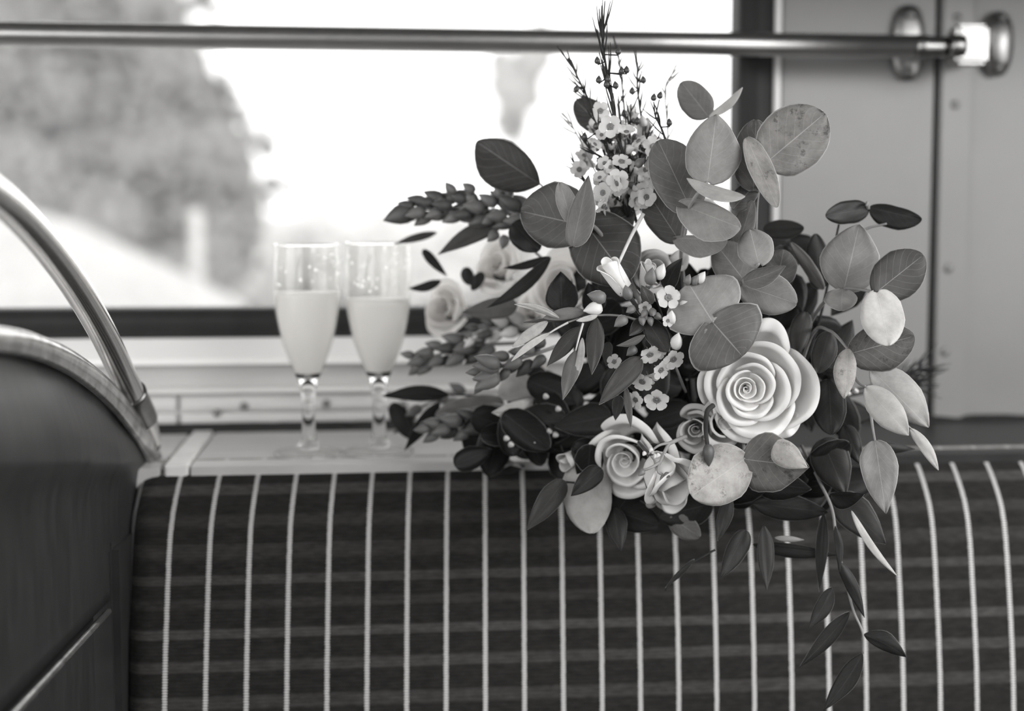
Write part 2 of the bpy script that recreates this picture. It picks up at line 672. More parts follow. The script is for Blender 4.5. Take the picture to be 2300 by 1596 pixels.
# window: glass, black rubber seal
zs0, zs1 = zw(690), zw(756)
wn = empty('window_1', (0, YG, zs0))
wn['kind'] = 'structure'
box('glass_pane', XL, x_seal1 - .006, YG, YG + .005, zs1 + .004, ztop_win + .01, M['pane'], 0, wn)


def seal_prof(a, b, y):
    n = 8
    return [(y + .03, a)] + [(y - .011 * math.sin(math.pi * i / n), a + (b - a) * (1 - math.cos(math.pi * i / n)) / 2) for i in range(n + 1)] + [(y + .03, b)]


extrude_x('rubber_seal', seal_prof(zs1, zs0, YW), XL, x_seal1, M['rubber'], wn, smooth=False)
pr = seal_prof(x_seal1, x_seal0, YW)
n = len(pr)
vs_ = [(x, y, zs1) for y, x in pr] + [(x, y, ztop_win + .05) for y, x in pr]
fs = [(i, (i + 1) % n, n + (i + 1) % n, n + i) for i in range(n)] + [tuple(range(n)), tuple(range(n, 2 * n))[::-1]]
mesh_obj('rubber_seal', vs_, fs, M['rubber'], wn, (x_seal0, YW, zs1), False)

# ledge behind the seat
p0 = on_z(650, 1036, ZL)
YS = p0.y                                      # where the ledge meets the seat back
xl0, xl1, xl2 = on_z(370, 1030, ZL).x, on_z(384, 1030, ZL).x, on_z(436, 1030, ZL).x
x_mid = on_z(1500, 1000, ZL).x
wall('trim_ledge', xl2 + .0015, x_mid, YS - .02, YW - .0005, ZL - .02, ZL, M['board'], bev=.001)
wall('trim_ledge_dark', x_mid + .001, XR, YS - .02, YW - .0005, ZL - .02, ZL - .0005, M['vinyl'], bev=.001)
wall('trim_ledge_strip', xl1, xl2, YS - .02, YW - .0005, ZL - .02, ZL + .002, M['sill_white'], bev=.0015)
wall('trim_ledge_end', XL, xl1 - .004, YS - .02, YW - .0005, ZL - .02, ZL - .001, M['board'], bev=.001)

# ------------------------------------------------------------------ bench seat back
base_pts = [(435, 1036, 1.297), (424, 1056, 1.273), (403, 1120, 1.243), (390, 1200, 1.222), (384, 1350, 1.209), (383, 1596, 1.198)]
prof = [P(*q) for q in base_pts]
yz = [Vector((p.y, p.z)) for p in prof]
yz = [yz[0] + Vector((.035, -.014)), yz[0] + Vector((.022, -.002)), yz[0] + Vector((.008, .001))] + yz + [yz[-1] + Vector((-.012, -.12))]
sm = [Vector((q.x, q.y)) for q in spline([Vector((q.x, q.y, 0)) for q in yz], 90)]
arc = [0.0]
for i in range(1, len(sm)):
    arc.append(arc[-1] + (sm[i] - sm[i - 1]).length)
i_top = min(range(len(sm)), key=lambda i: (sm[i] - yz[3]).length)
arc = [a - arc[i_top] for a in arc]            # v = 0 at the top edge, grows down the face


def arc_at(py):
    """length down the seat face at a picture height"""
    best = min(range(i_top, len(sm)), key=lambda i: abs(
        (lambda w: CY - FPX * w.dot(UP) / w.dot(FWD))(Vector((0.0, sm[i].x, sm[i].y)) - CAM) - py))
    return arc[best]


seat_x0, seat_x1 = P(296, 1100, 1.25).x, XR - .02
bands = []
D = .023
for a, b, val in ((1036, 1047, .34), (1047, 1058, .13), (1084, 1103, .060), (1150, 1174, .038), (1216, 1246, .038), (1282, 1297, .052), (1336, 1362, .038),  # topmost pair paints the highlight on the seat's upper edge
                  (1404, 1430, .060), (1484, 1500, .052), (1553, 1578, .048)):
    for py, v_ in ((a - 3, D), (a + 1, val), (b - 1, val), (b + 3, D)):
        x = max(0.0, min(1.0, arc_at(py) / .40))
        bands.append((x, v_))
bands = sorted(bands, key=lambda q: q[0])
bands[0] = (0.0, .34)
pitch = (P(1690 + 0, 1590, 1.21) - P(1690 - 86.5, 1590, 1.21)).length * .985
u_ref = P(1002, 1590, on_y(1002, 1590, sm[-8].x).length).x
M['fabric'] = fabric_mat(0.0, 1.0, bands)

# stripe map: shear measured against depth, so the upright stripes lean a little with the roll
nx = 260
vs_, fs, uvs = [], [], []
m = len(sm)
X_B = on_plane(1002, 1590, Vector((0, prof[-1].y, 0)), Vector((0, 1, 0))).x
X_A = on_plane(1862, 1590, Vector((0, prof[-1].y, 0)), Vector((0, 1, 0))).x
PITCH_S = (X_A - X_B) / 10.0
for i in range(nx + 1):
    x = seat_x0 + (seat_x1 - seat_x0) * (i / nx)
    e = max(0.0, 1 - (x - seat_x0) / .022)
    inset = .020 * (1 - math.sqrt(max(0.0, 1 - e * e)))
    for j in range(m):
        y, z = sm[j]
        f = 1.0
        wob = .0012 * noise.noise(Vector((x * 6, z * 9, 2)))
        yy = y + inset * (1.0 if y < YS else .4) + wob
        zz = z - inset * .7 * max(0.0, 1 - abs(arc[j]) / .08)
        vs_.append((x, yy, zz))
        shear = .085 * (y - prof[-1].y)
        uvs.append(((x - shear - X_B) / PITCH_S + .0, max(arc[j], -.02)))
for i in range(nx):
    for j in range(m - 1):
        a = i * m + j
        fs.append((a, a + 1, a + m + 1, a + m))
zb = sm[-1].y
bench = empty('bench_seat', (0.3, YS, 0.0))
tag(bench, 'dark moquette bench seat back with pale upright stripes and faint bands', 'bus seat')
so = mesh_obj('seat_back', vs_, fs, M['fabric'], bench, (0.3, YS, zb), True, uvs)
box('seat_board', seat_x0 + .03, seat_x1, YS - .008, YS + .004, zb, ZL - .03, M['vinyl'], .001, bench)
box('seat_base', seat_x0 + .004, seat_x1, sm[-1].x - .02, YS + .02, 0.0, zb - .001, M['vinyl'], .006, bench)

# ------------------------------------------------------------------ partition at the seat end, with its grab rail
far = P(345, 985, 1.318)
hd = R(4.0)
NP = Vector((math.cos(hd), -math.sin(hd), 0)).normalized()    # normal of the partition, facing the seat
along = Vector((math.sin(hd), math.cos(hd), 0))
onp = lambda px, py, off=0.0: on_plane(px, py, far + NP * off, NP)
part = empty('seat_partition', (far.x, far.y - .2, 0))
tag(part, 'dark vinyl seat end partition with worn metal edging on its curved top', 'partition')
edge_top = [onp(*q) for q in ((-170, 715), (-70, 718), (0, 728), (70, 742), (140, 772), (210, 822), (270, 876), (318, 944), (352, 1016))]
mid_line = [onp(*q) for q in ((-170, 757), (-70, 758), (0, 762), (70, 775), (140, 805), (205, 850), (262, 905), (308, 968), (345, 1030))]
path = spline(mid_line, 60)
# flat metal edging: wide face towards the seat, rolled over the top
vs_, fs = [], []
for i, p in enumerate(path):
    d = (path[min(i + 1, 60)] - path[max(i - 1, 0)]).normalized()
    w = d.cross(NP)
    if w.z < 0:
        w = -w
    dist = (p - CAM).dot(FWD)
    hw = (34 - 8 * i / 60) * dist / FPX
    for (a, b) in ((-1.0, .000), (-1.0, .0035), (-.8, .0055), (.3, .0075), (.75, .0055), (1.0, .0), (1.02, -.008), (.85, -.016), (.5, -.018)):
        vs_.append(p + w * (hw * a) + NP * b)
k = 9
for i in range(60):
    for j in range(k - 1):
        fs.append((i * k + j, i * k + j + 1, (i + 1) * k + j + 1, (i + 1) * k + j))
fs += [tuple(range(k)), tuple(range(60 * k, 61 * k))[::-1]]
mesh_obj('metal_edging', vs_, fs, M['worn'], part, far)
# padded vinyl panel: leans out from under the edging to a crease, then drops straight
strip_z = onp(140, 1464).z
vs_, fs = [], []
rows = 26
for i, p in enumerate(path):
    zt = p.z - .006
    ca, cb = onp(0, 1052), onp(250, 1042)
    czl = ca.z + (cb.z - ca.z) * ((p.y - ca.y) / (cb.y - ca.y))
    crease_z = min(czl, zt - .004)
    fade = min(1.0, max(0.0, (zt - crease_z) / .05))
    for j in range(rows + 1):
        if j <= 14:
            q = j / 14
            z = zt + (crease_z - zt) * q
            off = -.004 + .012 * fade * math.sin(q * math.pi * .5) ** 1.3
            off += .003 * noise.noise(Vector((p.y * 9, z * 22, 0)))
        else:
            q = (j - 14) / (rows - 14)
            z = crease_z + (strip_z - crease_z) * q
            off = -.004 + fade * (.012 - .010 * min(1.0, q * 5) ** .6) + .0015 * noise.noise(Vector((p.y * 6, z * 10, 5)))
        vs_.append(Vector((p.x, p.y, z)) + NP * off)
k = rows + 1
for i in range(60):
    for j in range(rows):
        fs.append((i * k + j, i * k + j + 1, (i + 1) * k + j + 1, (i + 1) * k + j))
pv = mesh_obj('padded_panel', vs_, fs, M['vinyl'], part, far)
sd = pv.modifiers.new('thick', 'SOLIDIFY')
sd.thickness = .025
sd.offset = 1.0 if False else -1.0
# lower bright edge strip and recessed lower board
a, b = onp(-120, 1760, .006), onp(243, 1348, .006)
a.z = b.z = strip_z
tube('edge_strip', [a + (b - a) * (i / 8) for i in range(9)], .0028, M['worn'], part, 8)
lo = [a - NP * .012, b - NP * .012]
bm = bmesh.new()
q = [bm.verts.new(v) for v in (lo[0], lo[1], lo[1] - Vector((0, 0, .5)), lo[0] - Vector((0, 0, .5)))]
q2 = [bm.verts.new(v.co - NP * .02) for v in q]
bm.faces.new(q)
bm.faces.new(q2[::-1])
for i in range(4):
    bm.faces.new((q[i], q[(i + 1) % 4], q2[(i + 1) % 4], q2[i]))
bm_obj('lower_board', bm, M['vinyl'], part, far)
# vertical return closing the gap between partition and seat
box('corner_post', far.x - .06, seat_x0 + .003, sm[-1].x - .012, sm[-1].x + .10, 0.0, ZL - .045, M['vinyl'], .006, part)
# chrome grab rail arching up from the corner
rail = empty('grab_handle', far)
tag(rail, 'chrome tube grab handle arching over the partition beside the seat', 'grab handle')
cen = [onp(*q, .004) for q in ((-160, 350), (-80, 388), (0, 443), (62, 502), (122, 574), (178, 655), (230, 745), (274, 836), (312, 916))]
gp = spline(cen, 70)
tube('rail_tube', gp, .0108, M['chrome'], rail, 24)
fp = [onp(*q, .004) for q in ((296, 880), (303, 897), (316, 924), (322, 938))]
tube('ferrule', spline(fp, 8), .0124, M['chrome_dark'], rail, 20)
fp = [onp(*q, .002) for q in ((318, 930), (330, 960), (342, 1000))]
tube('socket', spline(fp, 8), lambda t: .0125 - .004 * t, M['chrome'], rail, 20)

# ------------------------------------------------------------------ chrome rail across the window
YR = YW - .075
zr = on_y(1150, 92, YR).z
rr = on_y(100, 52, YR).z - on_y(100, 108, YR).z
wr = empty('window_rail', (x_joint0, YW, zr))
tag(wr, 'long polished chrome rail running across the window', 'rail')
xa, xb = XL + .02, on_y(2062, 100, YR).x
tube('rail_tube', [Vector((xa + (xb - xa) * i / 6, YR, zr)) for i in range(7)], rr / 2, M['rail'], wr, 32)
xc = on_y(2138, 100, YR).x
tube('ferrule', [Vector((xb - .004 + (xc - xb) * i / 4, YR, zr)) for i in range(5)], lambda t: rr / 2 * (1.02 if t < .5 else .92), M['chrome_dark'], wr, 28)
xd = on_y(2212, 100, YR).x
# bracket block with a round mouth for the rail, and the curved mounting plate
zb0, zb1 = on_y(2170, 146, YR).z, on_y(2170, 57, YR).z
bm = bmesh.new()
bmesh.ops.create_cube(bm, size=1, matrix=Matrix.Translation(((xc + xd) / 2, YR + .002, (zb0 + zb1) / 2)) @ Matrix.Diagonal((xd - xc, .030, zb1 - zb0, 1)))
bmesh.ops.bevel(bm, geom=bm.edges[:], offset=.004, segments=3, affect='EDGES')
bm_obj('bracket_block', bm, M['bracket'], wr, (xc, YR, zr))
tube('socket_ring', [Vector((xc - .006 + .014 * i / 3, YR - .009, zr)) for i in range(4)], rr / 2 * .98, M['chrome_dark'], wr, 28)
tube('arm', [Vector((xd - .012, YR + .01, zr)), Vector((xd + .004, YR + .035, zr)), Vector((xd + .006, YW, zr))], .012, M['chrome_dark'], wr, 16)


def oval_plate(name, cpx, cpy, hw, hh, y, mat, holes=True, bulge=.005, thick=.006, parent=wr):
    """rounded plate standing upright with two screw heads"""
    c = on_y(cpx, cpy, y)
    s_ = (c - CAM).dot(FWD) / FPX
    vs_, fs = [], []
    n = 40
    rings = ((1.0, 0), (1.0, -thick), (.86, -thick - bulge * .6), (.55, -thick - bulge), (.0, -thick - bulge))
    for r, dy in rings:
        for i in range(n):
            an = 2 * math.pi * i / n
            ca, sa = math.cos(an), math.sin(an)
            ex, ez = abs(ca) ** .75 * (1 if ca >= 0 else -1), abs(sa) ** .8 * (1 if sa >= 0 else -1)
            vs_.append((c.x + ex * hw * s_ * r, y + dy, c.z + ez * hh * s_ * r))
    for k in range(len(rings) - 1):
        for i in range(n):
            i2 = (i + 1) % n
            fs.append((k * n + i, k * n + i2, (k + 1) * n + i2, (k + 1) * n + i))
    o = mesh_obj(name, vs_, fs, mat, parent, c)
    if holes:
        for sg in (-1, 1):
            q = Vector((c.x + .001 * sg, y - thick - bulge * .55, c.z + sg * hh * s_ * .74))
            bm = bmesh.new()
            bmesh.ops.create_uvsphere(bm, u_segments=12, v_segments=8, radius=.0055, matrix=Matrix.Translation(q) @ Matrix.Diagonal((1, .6, 1, 1)))
            bm_obj('screw', bm, M['screw'], o, q, True)
    return o


oval_plate('mounting_plate', 2036, 98, 37, 84, YW - .001, M['bracket'])
oval_plate('end_plate', 2236, 100, 34, 72, YW - .001, M['bracket'], bulge=.012)
tube('stand_off', [on_y(2040, 100, YR), on_y(2040, 100, YW - .004)], .008, M['chrome_dark'], wr, 14)

# ------------------------------------------------------------------ champagne flutes
def flute(px, foot_py, d, fill_py, label):
    c = P(px, foot_py, d)
    c.z = ZL + .0003
    k = d / FPX
    rows_ = [(555, 71.5), (575, 73), (600, 74.5), (640, 75), (665, 74.5), (700, 71), (735, 65), (770, 56.5), (800, 46.5), (825, 36.5), (845, 27.5), (862, 20.5), (876, 17.5)]
    t = .0013
    outer = [(w * k, (1022 - y) * k) for y, w in rows_][::-1]
    so_ = [(q.x, q.y) for q in spline([Vector((a, b, 0)) for a, b in outer], 36)]
    zin = (1022 - 850) * k
    inner = [(max(.0, r - t), h) for r, h in so_ if h > zin + .003]
    bot = [(inner[0][0] * f, zin + .003 * f * f) for f in (0.0, .35, .65, .88)]
    r_top, h_top = so_[-1]
    lip = [(r_top - t * .15, h_top + t * .4), (r_top - t * .5, h_top + t * .55), (r_top - t * .85, h_top + t * .4)]
    root = empty('champagne_flute', c)
    tag(root, label, 'glass')
    up_ = [q for q in so_ if q[1] >= inner[0][1] - .001]
    v, f = lathe_geo(up_ + lip + inner[::-1], c)
    mesh_obj('bowl', v, f, M['thin_glass'], root, c)
    st = [(15.5, 896), (14.8, 915), (14.6, 940), (15.5, 965), (17.5, 985), (22, 996), (24.5, 1004), (22, 1011)]
    st = [(so_[0][0], so_[0][1])] + [(w * k, (1022 - y) * k) for w, y in st]
    ss = [(q.x, q.y) for q in spline([Vector((a, b, 0)) for a, b in st], 30)]
    ss_up = ss[::-1] + [q for q in so_[1:] if q[1] < inner[0][1] - .001] + [up_[0]] + [(inner[0][0], inner[0][1])] + bot[::-1]
    v, f = lathe_geo(ss_up, c, 48)
    mesh_obj('stem', v, f, M['glass'], root, c)
    r0, h0 = ss[-1]
    ft = [(0.0, 0.0), (60 * k, 0.0), (75 * k, .0002), (76 * k, .0012), (74.5 * k, .0022), (50 * k, .0028), (30 * k, .0036), (r0 + .001, h0 - .0008), (r0, h0)]
    v, f = lathe_geo(ft, c, 56)
    mesh_obj('foot', v, f, M['thin_glass'], root, c)
    rim = [Vector((c.x + (r_top - .0006) * math.cos(2 * math.pi * i / 48), c.y + (r_top - .0006) * math.sin(2 * math.pi * i / 48), c.z + h_top + .0006)) for i in range(49)]
    tube('rim', rim, .0012, M['glass'], root, 8, c)
    rim = [Vector((c.x + 75 * k * math.cos(2 * math.pi * i / 48), c.y + 75 * k * math.sin(2 * math.pi * i / 48), c.z + .0016)) for i in range(49)]
    tube('foot_rim', rim, .0013, M['glass'], root, 8, c)
    hf = (1022 - fill_py) * k
    li = [(max(0.0, r - .0002), h) for r, h in bot] + [(r - .0002, h) for r, h in inner if h < hf]
    rt = li[-1][0]
    li += [(rt, hf), (rt * .94, hf - .0006), (rt * .5, hf - .0008), (0.0, hf - .0008)]
    v, f = lathe_geo(li, c)
    mesh_obj('cloudy_drink', v, f, M['juice'], root, c)
    # water beads clinging inside the empty part of the bowl
    vs_, fs = [], []
    rnd = random.Random(int(px))
    for i in range(26):
        a = rnd.uniform(math.pi, 2 * math.pi)
        h = rnd.uniform(hf + .005, h_top - .006)
        rad = (74 * k) - t - .0004
        q = c + Vector((rad * math.cos(a), rad * math.sin(a), h))
        bm = bmesh.new()
        bmesh.ops.create_icosphere(bm, subdivisions=1, radius=rnd.uniform(.0006, .0016), matrix=Matrix.Translation(q))
        b0 = len(vs_)
        vs_ += [v.co.copy() for v in bm.verts]
        fs += [tuple(b0 + v.index for v in fc.verts) for fc in bm.faces]
        bm.free()
    o = mesh_obj('droplets', vs_, fs, M['glass'], root, c)
    o['kind'] = 'stuff'
    return root


flute(694, 1022, 1.335, 658, 'champagne flute fuller with cloudy juice, farther from the bouquet')
flute(852, 1021, 1.345, 676, 'champagne flute with slightly lower juice level, standing beside the bouquet')

# ------------------------------------------------------------------ outside
g = box('ground', -60, 60, YW + .6, 140, -1.35, -1.2, M['ground'], 0)
g['kind'] = 'structure'


def foliage(name, blobs, mat, parent, seed, disp=.22, sub=3):
    rnd = random.Random(seed)
    vs_, fs = [], []
    for (c, r, zs) in blobs:
        bm = bmesh.new()
        bmesh.ops.create_icosphere(bm, subdivisions=sub, radius=1.0)
        b0 = len(vs_)
        off = Vector((rnd.random() * 9, rnd.random() * 9, rnd.random() * 9))
        for v in bm.verts:
            k = 1 + disp * noise.noise(v.co * 2.3 + off) + disp * .8 * noise.noise(v.co * 6 + off)
            vs_.append(Vector(c) + Vector((v.co.x, v.co.y, v.co.z * zs)) * (r * k))
        fs += [tuple(b0 + v.index for v in fc.verts) for fc in bm.faces]
        bm.free()
    o = mesh_obj(name, vs_, fs, mat, parent, blobs[0][0], False)
    o['kind'] = 'stuff'
    return o


def tree(label, name, base, blobs, mat, trunk_r, seed):
    root = empty(name, base)
    tag(root, label, 'tree')
    foliage('crown', blobs, mat, root, seed, .3, 2)
    top = Vector(blobs[0][0])
    tube('trunk', [Vector(base), Vector(base).lerp(top, .5) + Vector((.1, 0, 0)), top], lambda t: trunk_r * (1 - .5 * t), M['bark'], root, 10)
    return root


D1 = 13.0
bl = [(P(150, 250, D1 + .8), 150 / FPX * D1, 1.0)]
edge = ((-60, 395), (0, 392), (60, 430), (150, 450), (260, 535), (330, 550), (430, 585), (520, 590), (600, 520), (660, 480))


def edge_x(py):
    for (ya, xa_), (yb, xb_) in zip(edge, edge[1:]):
        if ya <= py <= yb:
            return xa_ + (xb_ - xa_) * (py - ya) / (yb - ya)
    return edge[-1][1]


rt_ = random.Random(5)
for row in range(15):
    py = -55 + row * 50
    px = edge_x(py)
    while px > -320:
        rp = rt_.uniform(48, 78)
        px -= rp
        bl.append((P(px, py + rt_.uniform(-14, 14), D1 + rt_.uniform(-.9, .9)), rp * 1.15 / FPX * D1, 1.0))
        px -= rp * .55
for i in range(34):
    py = rt_.uniform(-20, 640)
    rp = rt_.uniform(10, 24)
    bl.append((P(edge_x(max(-60, py)) + rt_.uniform(10, 75), py, D1 + rt_.uniform(-.5, .5)), rp / FPX * D1, 1.0))
b = P(180, 700, D1)
b.z = -1.2
tree('dark leafy tree filling the window behind the grab handle', 'leafy_tree', b, bl, M['treeleaf'], .22, 3)
D2 = 26.0
bl = []
for px, py, rp in ((1160, 190, 60), (1200, 130, 45), (1150, 270, 45), (1215, 60, 22), (1120, 140, 30)):
    bl.append((P(px, py, D2 + random.uniform(-.8, .8)), rp / FPX * D2, 1.15))
b = P(1170, 620, D2)
b.z = -1.2
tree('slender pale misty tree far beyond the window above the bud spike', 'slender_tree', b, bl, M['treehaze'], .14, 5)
# far low hedge line
bl = []
for i in range(16):
    px = 560 + i * 80
    bl.append((P(px, 594 + random.uniform(-12, 6), 42 + random.uniform(-3, 3)), (98 + 24 * random.random()) / FPX * 42, 1.0))
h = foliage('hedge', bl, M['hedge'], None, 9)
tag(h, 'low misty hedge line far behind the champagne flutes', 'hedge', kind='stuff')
# pale bank falling from one side
DB = 6.0
bk = [P(-700, 330, DB), P(0, 486, DB), P(210, 572, DB), P(420, 668, DB), P(520, 720, DB)]
vs_, fs = [], []
for p in spline(bk, 24):
    vs_ += [Vector((p.x, p.y, -1.21)) + Vector((0, -1.2, 0)), p + Vector((0, -.1, -.04)), p, p + Vector((0, .9, .02)), Vector((p.x, p.y + 2.5, -1.21))]
for i in range(24):
    for k in range(4):
        fs.append((i * 5 + k, i * 5 + k + 1, i * 5 + 6 + k, i * 5 + 5 + k))
o = mesh_obj('terrain_bank', vs_, fs, M['bank'], None, bk[1])
o['kind'] = 'structure'
pb = P(440, 700, 7.5)
pb.z = -1.2
pt = P(440, 470, 7.5)
po = tube('roadside_post', [pb, pb.lerp(pt, .5), pt - Vector((0, 0, .02)), pt], lambda t: .034 if t < .9 else .02, M['post'], None, 12)
tag(po, 'pale slim post standing outside in front of the leafy tree', 'post')

# ------------------------------------------------------------------ bouquet
BASE = P(1560, 1040, 1.30)
BASE.z = ZL
bq = empty('bouquet', BASE)
tag(bq, 'wedding bouquet of pale roses and eucalyptus lying on the seat back', 'bouquet')
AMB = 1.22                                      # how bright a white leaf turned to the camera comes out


def prof_w(t, a, b):
    pk = a / (a + b)
    return (t ** a * (1 - t) ** b) / (pk ** a * (1 - pk) ** b) if 0 < t < 1 else 0.0


SH = {'ogive': (.5, .80), 'round': (.48, .58), 'ovate': (.5, .98), 'lance': (.8, 1.15), 'obov': (.8, .72), 'slim': (.65, .85)}


def leaf(parent, base, tip, wl, wr, d0, d1, tone, shape='round', mat='euc', roll=0.0, fold=.12, curl=0.0, bend=0.0, cord=0.0, name='leaf', label=None, nt=14, ns=4):
    bx, by = base
    tx, ty = tip
    ax, ay = tx - bx, ty - by
    Lp = math.hypot(ax, ay)
    ux, uy = ax / Lp, ay / Lp
    n2 = (uy, -ux)
    a, b = SH[shape]
    vs_, fs, uvs = [], [], []
    sd_ = bx * .013 + by * .007
    cols = 2 * ns + 1
    for i in range(nt + 1):
        t = .004 + .992 * (1 - math.cos(math.pi * i / nt)) / 2
        w = prof_w(t, a, b)
        for j in range(cols):
            s_ = (j - ns) / ns
            hw = (wl if s_ > 0 else wr) * w * (1 + .09 * noise.noise(Vector((t * 4, s_ * 2, sd_))))
            tt = t - cord * abs(s_) ** 1.5 * (1 - t) ** 3
            off = s_ * hw + bend * math.sin(math.pi * t)
            x = bx + ux * Lp * tt + n2[0] * off
            y = by + uy * Lp * tt + n2[1] * off
            dm = d0 + (d1 - d0) * t
            k = dm / FPX
            dm += (roll * s_ * hw + fold * abs(s_) ** 1.6 * hw - curl * math.sin(math.pi * t) * Lp + (1.2 + .06 * (wl + wr)) * noise.noise(Vector((t * 3, s_ * 1.5, sd_ + 5)))) * k
            vs_.append(P(x, y, dm))
            uvs.append((t, .5 + .5 * s_))
    for i in range(nt):
        for j in range(cols - 1):
            q = i * cols + j
            fs.append((q, q + 1, q + cols + 1, q + cols))
    o = mesh_obj(name, vs_, fs, M[mat], parent, BASE, True, uvs)
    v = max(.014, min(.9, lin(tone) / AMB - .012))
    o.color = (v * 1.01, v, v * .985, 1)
    sd = o.modifiers.new('thickness', 'SOLIDIFY')
    sd.thickness = .00035
    sd.offset = 0
    if label:
        o['label'] = label
    return o


def stem(name, pts, r0, r1, mat='stemwood', parent=None, n=None, label=None):
    """pts: (px, py, d)"""
    pth = spline([P(*q) for q in pts], n or 6 * len(pts))
    o = tube(name, pth, lambda t: r0 + (r1 - r0) * t, M[mat], bq if parent is None else parent, 7, BASE)
    if label:
        o['label'] = label
    return o


# --- eucalyptus sprigs with broad round leaves
s1 = stem('eucalyptus_sprig', [(1560, 900, 1.24), (1540, 680, 1.19), (1530, 560, 1.135), (1549, 465, 1.085), (1589, 408, 1.07)], .0022, .0012, label='tallest round leaved eucalyptus sprig')
leaf(s1, (1589, 409), (1609, 256), 60, 66, 1.07, 1.075, 152, 'ogive', cord=.04, fold=.10, roll=.1)
leaf(s1, (1549, 465), (1478, 315), 56, 66, 1.085, 1.10, 112, cord=.10, fold=.06, roll=-.15)
leaf(s1, (1547, 466), (1664, 512), 30, 55, 1.085, 1.06, 152, cord=.22, fold=.1, roll=.5)
leaf(s1, (1542, 400), (1674, 441), 9, 24, 1.068, 1.05, 178, shape='obov', roll=1.4, bend=-6)
leaf(s1, (1520, 532), (1452, 428), 42, 48, 1.12, 1.13, 92, cord=.12)
leaf(s1, (1520, 534), (1634, 540), 8, 40, 1.12, 1.10, 142, cord=.08, roll=.5)
s2 = stem('eucalyptus_sprig', [(1650, 900, 1.24), (1690, 640, 1.19), (1700, 450, 1.13), (1722, 364, 1.075)], .0022, .0012)
leaf(s2, (1722, 364), (1853, 254), 78, 76, 1.075, 1.085, 128, cord=.05, mat='spotted', fold=.08)
leaf(s2, (1676, 308), (1746, 466), 30, 25, 1.075, 1.06, 142, mat='spotted', roll=.5, fold=-.3)
leaf(s2, (1692, 430), (1698, 268), 50, 48, 1.115, 1.12, 98)
leaf(s2, (1645, 470), (1700, 410), 26, 26, 1.12, 1.12, 85)
leaf(s2, (1655, 560), (1690, 450), 26, 22, 1.13, 1.12, 110)
s3 = stem('eucalyptus_sprig', [(1600, 700, 1.25), (1600, 400, 1.22), (1592, 262, 1.17)], .0018, .001)
leaf(s3, (1592, 263), (1530, 184), 38, 36, 1.165, 1.17, 118)
leaf(s3, (1592, 262), (1668, 196), 9, 11, 1.165, 1.15, 205, shape='slim', bend=-7, roll=.8)
leaf(s3, (1360, 290), (1292, 225), 34, 36, 1.2, 1.21, 72)
s4 = stem('eucalyptus_sprig', [(1480, 800, 1.22), (1420, 640, 1.17), (1345, 520, 1.125), (1316, 506, 1.11), (1288, 498, 1.09)], .0022, .0012)
leaf(s4, (1318, 508), (1169, 474), 66, 84, 1.12, 1.14, 98, cord=.06, fold=.05)
leaf(s4, (1312, 498), (1412, 632), 84, 78, 1.125, 1.13, 86, cord=.06)
leaf(s4, (1286, 554), (1322, 393), 26, 37, 1.085, 1.08, 126, roll=.6, fold=-.25, shape='ovate')
leaf(s4, (1284, 500), (1257, 409), 21, 24, 1.088, 1.09, 136, roll=-.3)
leaf(s4, (1338, 510), (1424, 478), 30, 44, 1.14, 1.15, 80)
s5 = stem('eucalyptus_sprig', [(1400, 640, 1.24), (1300, 500, 1.23), (1213, 413, 1.22)], .0016, .001)
leaf(s5, (1213, 414), (1070, 318), 66, 44, 1.215, 1.2, 80, shape='obov', fold=.3)
s6 = stem('eucalyptus_sprig', [(1620, 950, 1.22), (1650, 800, 1.16), (1640, 740, 1.11), (1600, 722, 1.075)], .0022, .0012, label='eucalyptus sprig with open leaves just above the largest rose')
leaf(s6, (1600, 722), (1546, 636), 86, 96, 1.075, 1.085, 150, cord=.16, fold=.1, roll=-.1)
leaf(s6, (1601, 724), (1668, 800), 98, 98, 1.075, 1.07, 104, cord=.14, fold=.08, roll=.1)
s7 = stem('eucalyptus_sprig', [(1700, 900, 1.22), (1690, 740, 1.17), (1672, 640, 1.11), (1704, 592, 1.08)], .002, .0012)
leaf(s7, (1666, 640), (1790, 682), 50, 46, 1.10, 1.09, 146, cord=.06)
leaf(s7, (1671, 633), (1765, 597), 20, 25, 1.078, 1.06, 118, shape='ovate', roll=.7, bend=-3)
leaf(s7, (1704, 592), (1684, 515), 40, 44, 1.082, 1.09, 148, cord=.1)
leaf(s7, (1676, 636), (1608, 548), 44, 56, 1.12, 1.13, 124)
leaf(s7, (1745, 640), (1760, 560), 40, 40, 1.14, 1.14, 100)
s8 = stem('eucalyptus_sprig', [(1720, 900, 1.24), (1800, 760, 1.19), (1850, 680, 1.15), (1896, 648, 1.12), (1968, 656, 1.085)], .002, .0011, label='eucalyptus sprig reaching out past the window frame')
leaf(s8, (1896, 648), (1930, 503), 68, 66, 1.12, 1.12, 138, 'ogive', cord=.05)
leaf(s8, (1968, 656), (2074, 572), 54, 56, 1.085, 1.09, 84, cord=.05)
leaf(s8, (1970, 656), (1998, 776), 48, 50, 1.085, 1.06, 205, cord=.06, shape='round', roll=.2)
leaf(s8, (1892, 648), (1890, 698), 34, 40, 1.118, 1.1, 160)
s9 = stem('eucalyptus_sprig', [(1760, 950, 1.24), (1840, 720, 1.2), (1884, 504, 1.17)], .0016, .0009, 'stemdark')
leaf(s9, (1952, 468), (1854, 484), 28, 26, 1.165, 1.15, 55, mat='ruscus')
leaf(s9, (1953, 466), (2071, 493), 17, 36, 1.165, 1.15, 53, mat='ruscus')
stem('stalk', [(1912, 540, 1.165), (1945, 514, 1.165), (1992, 502, 1.16)], .0012, .0009, 'stemwood', s9)
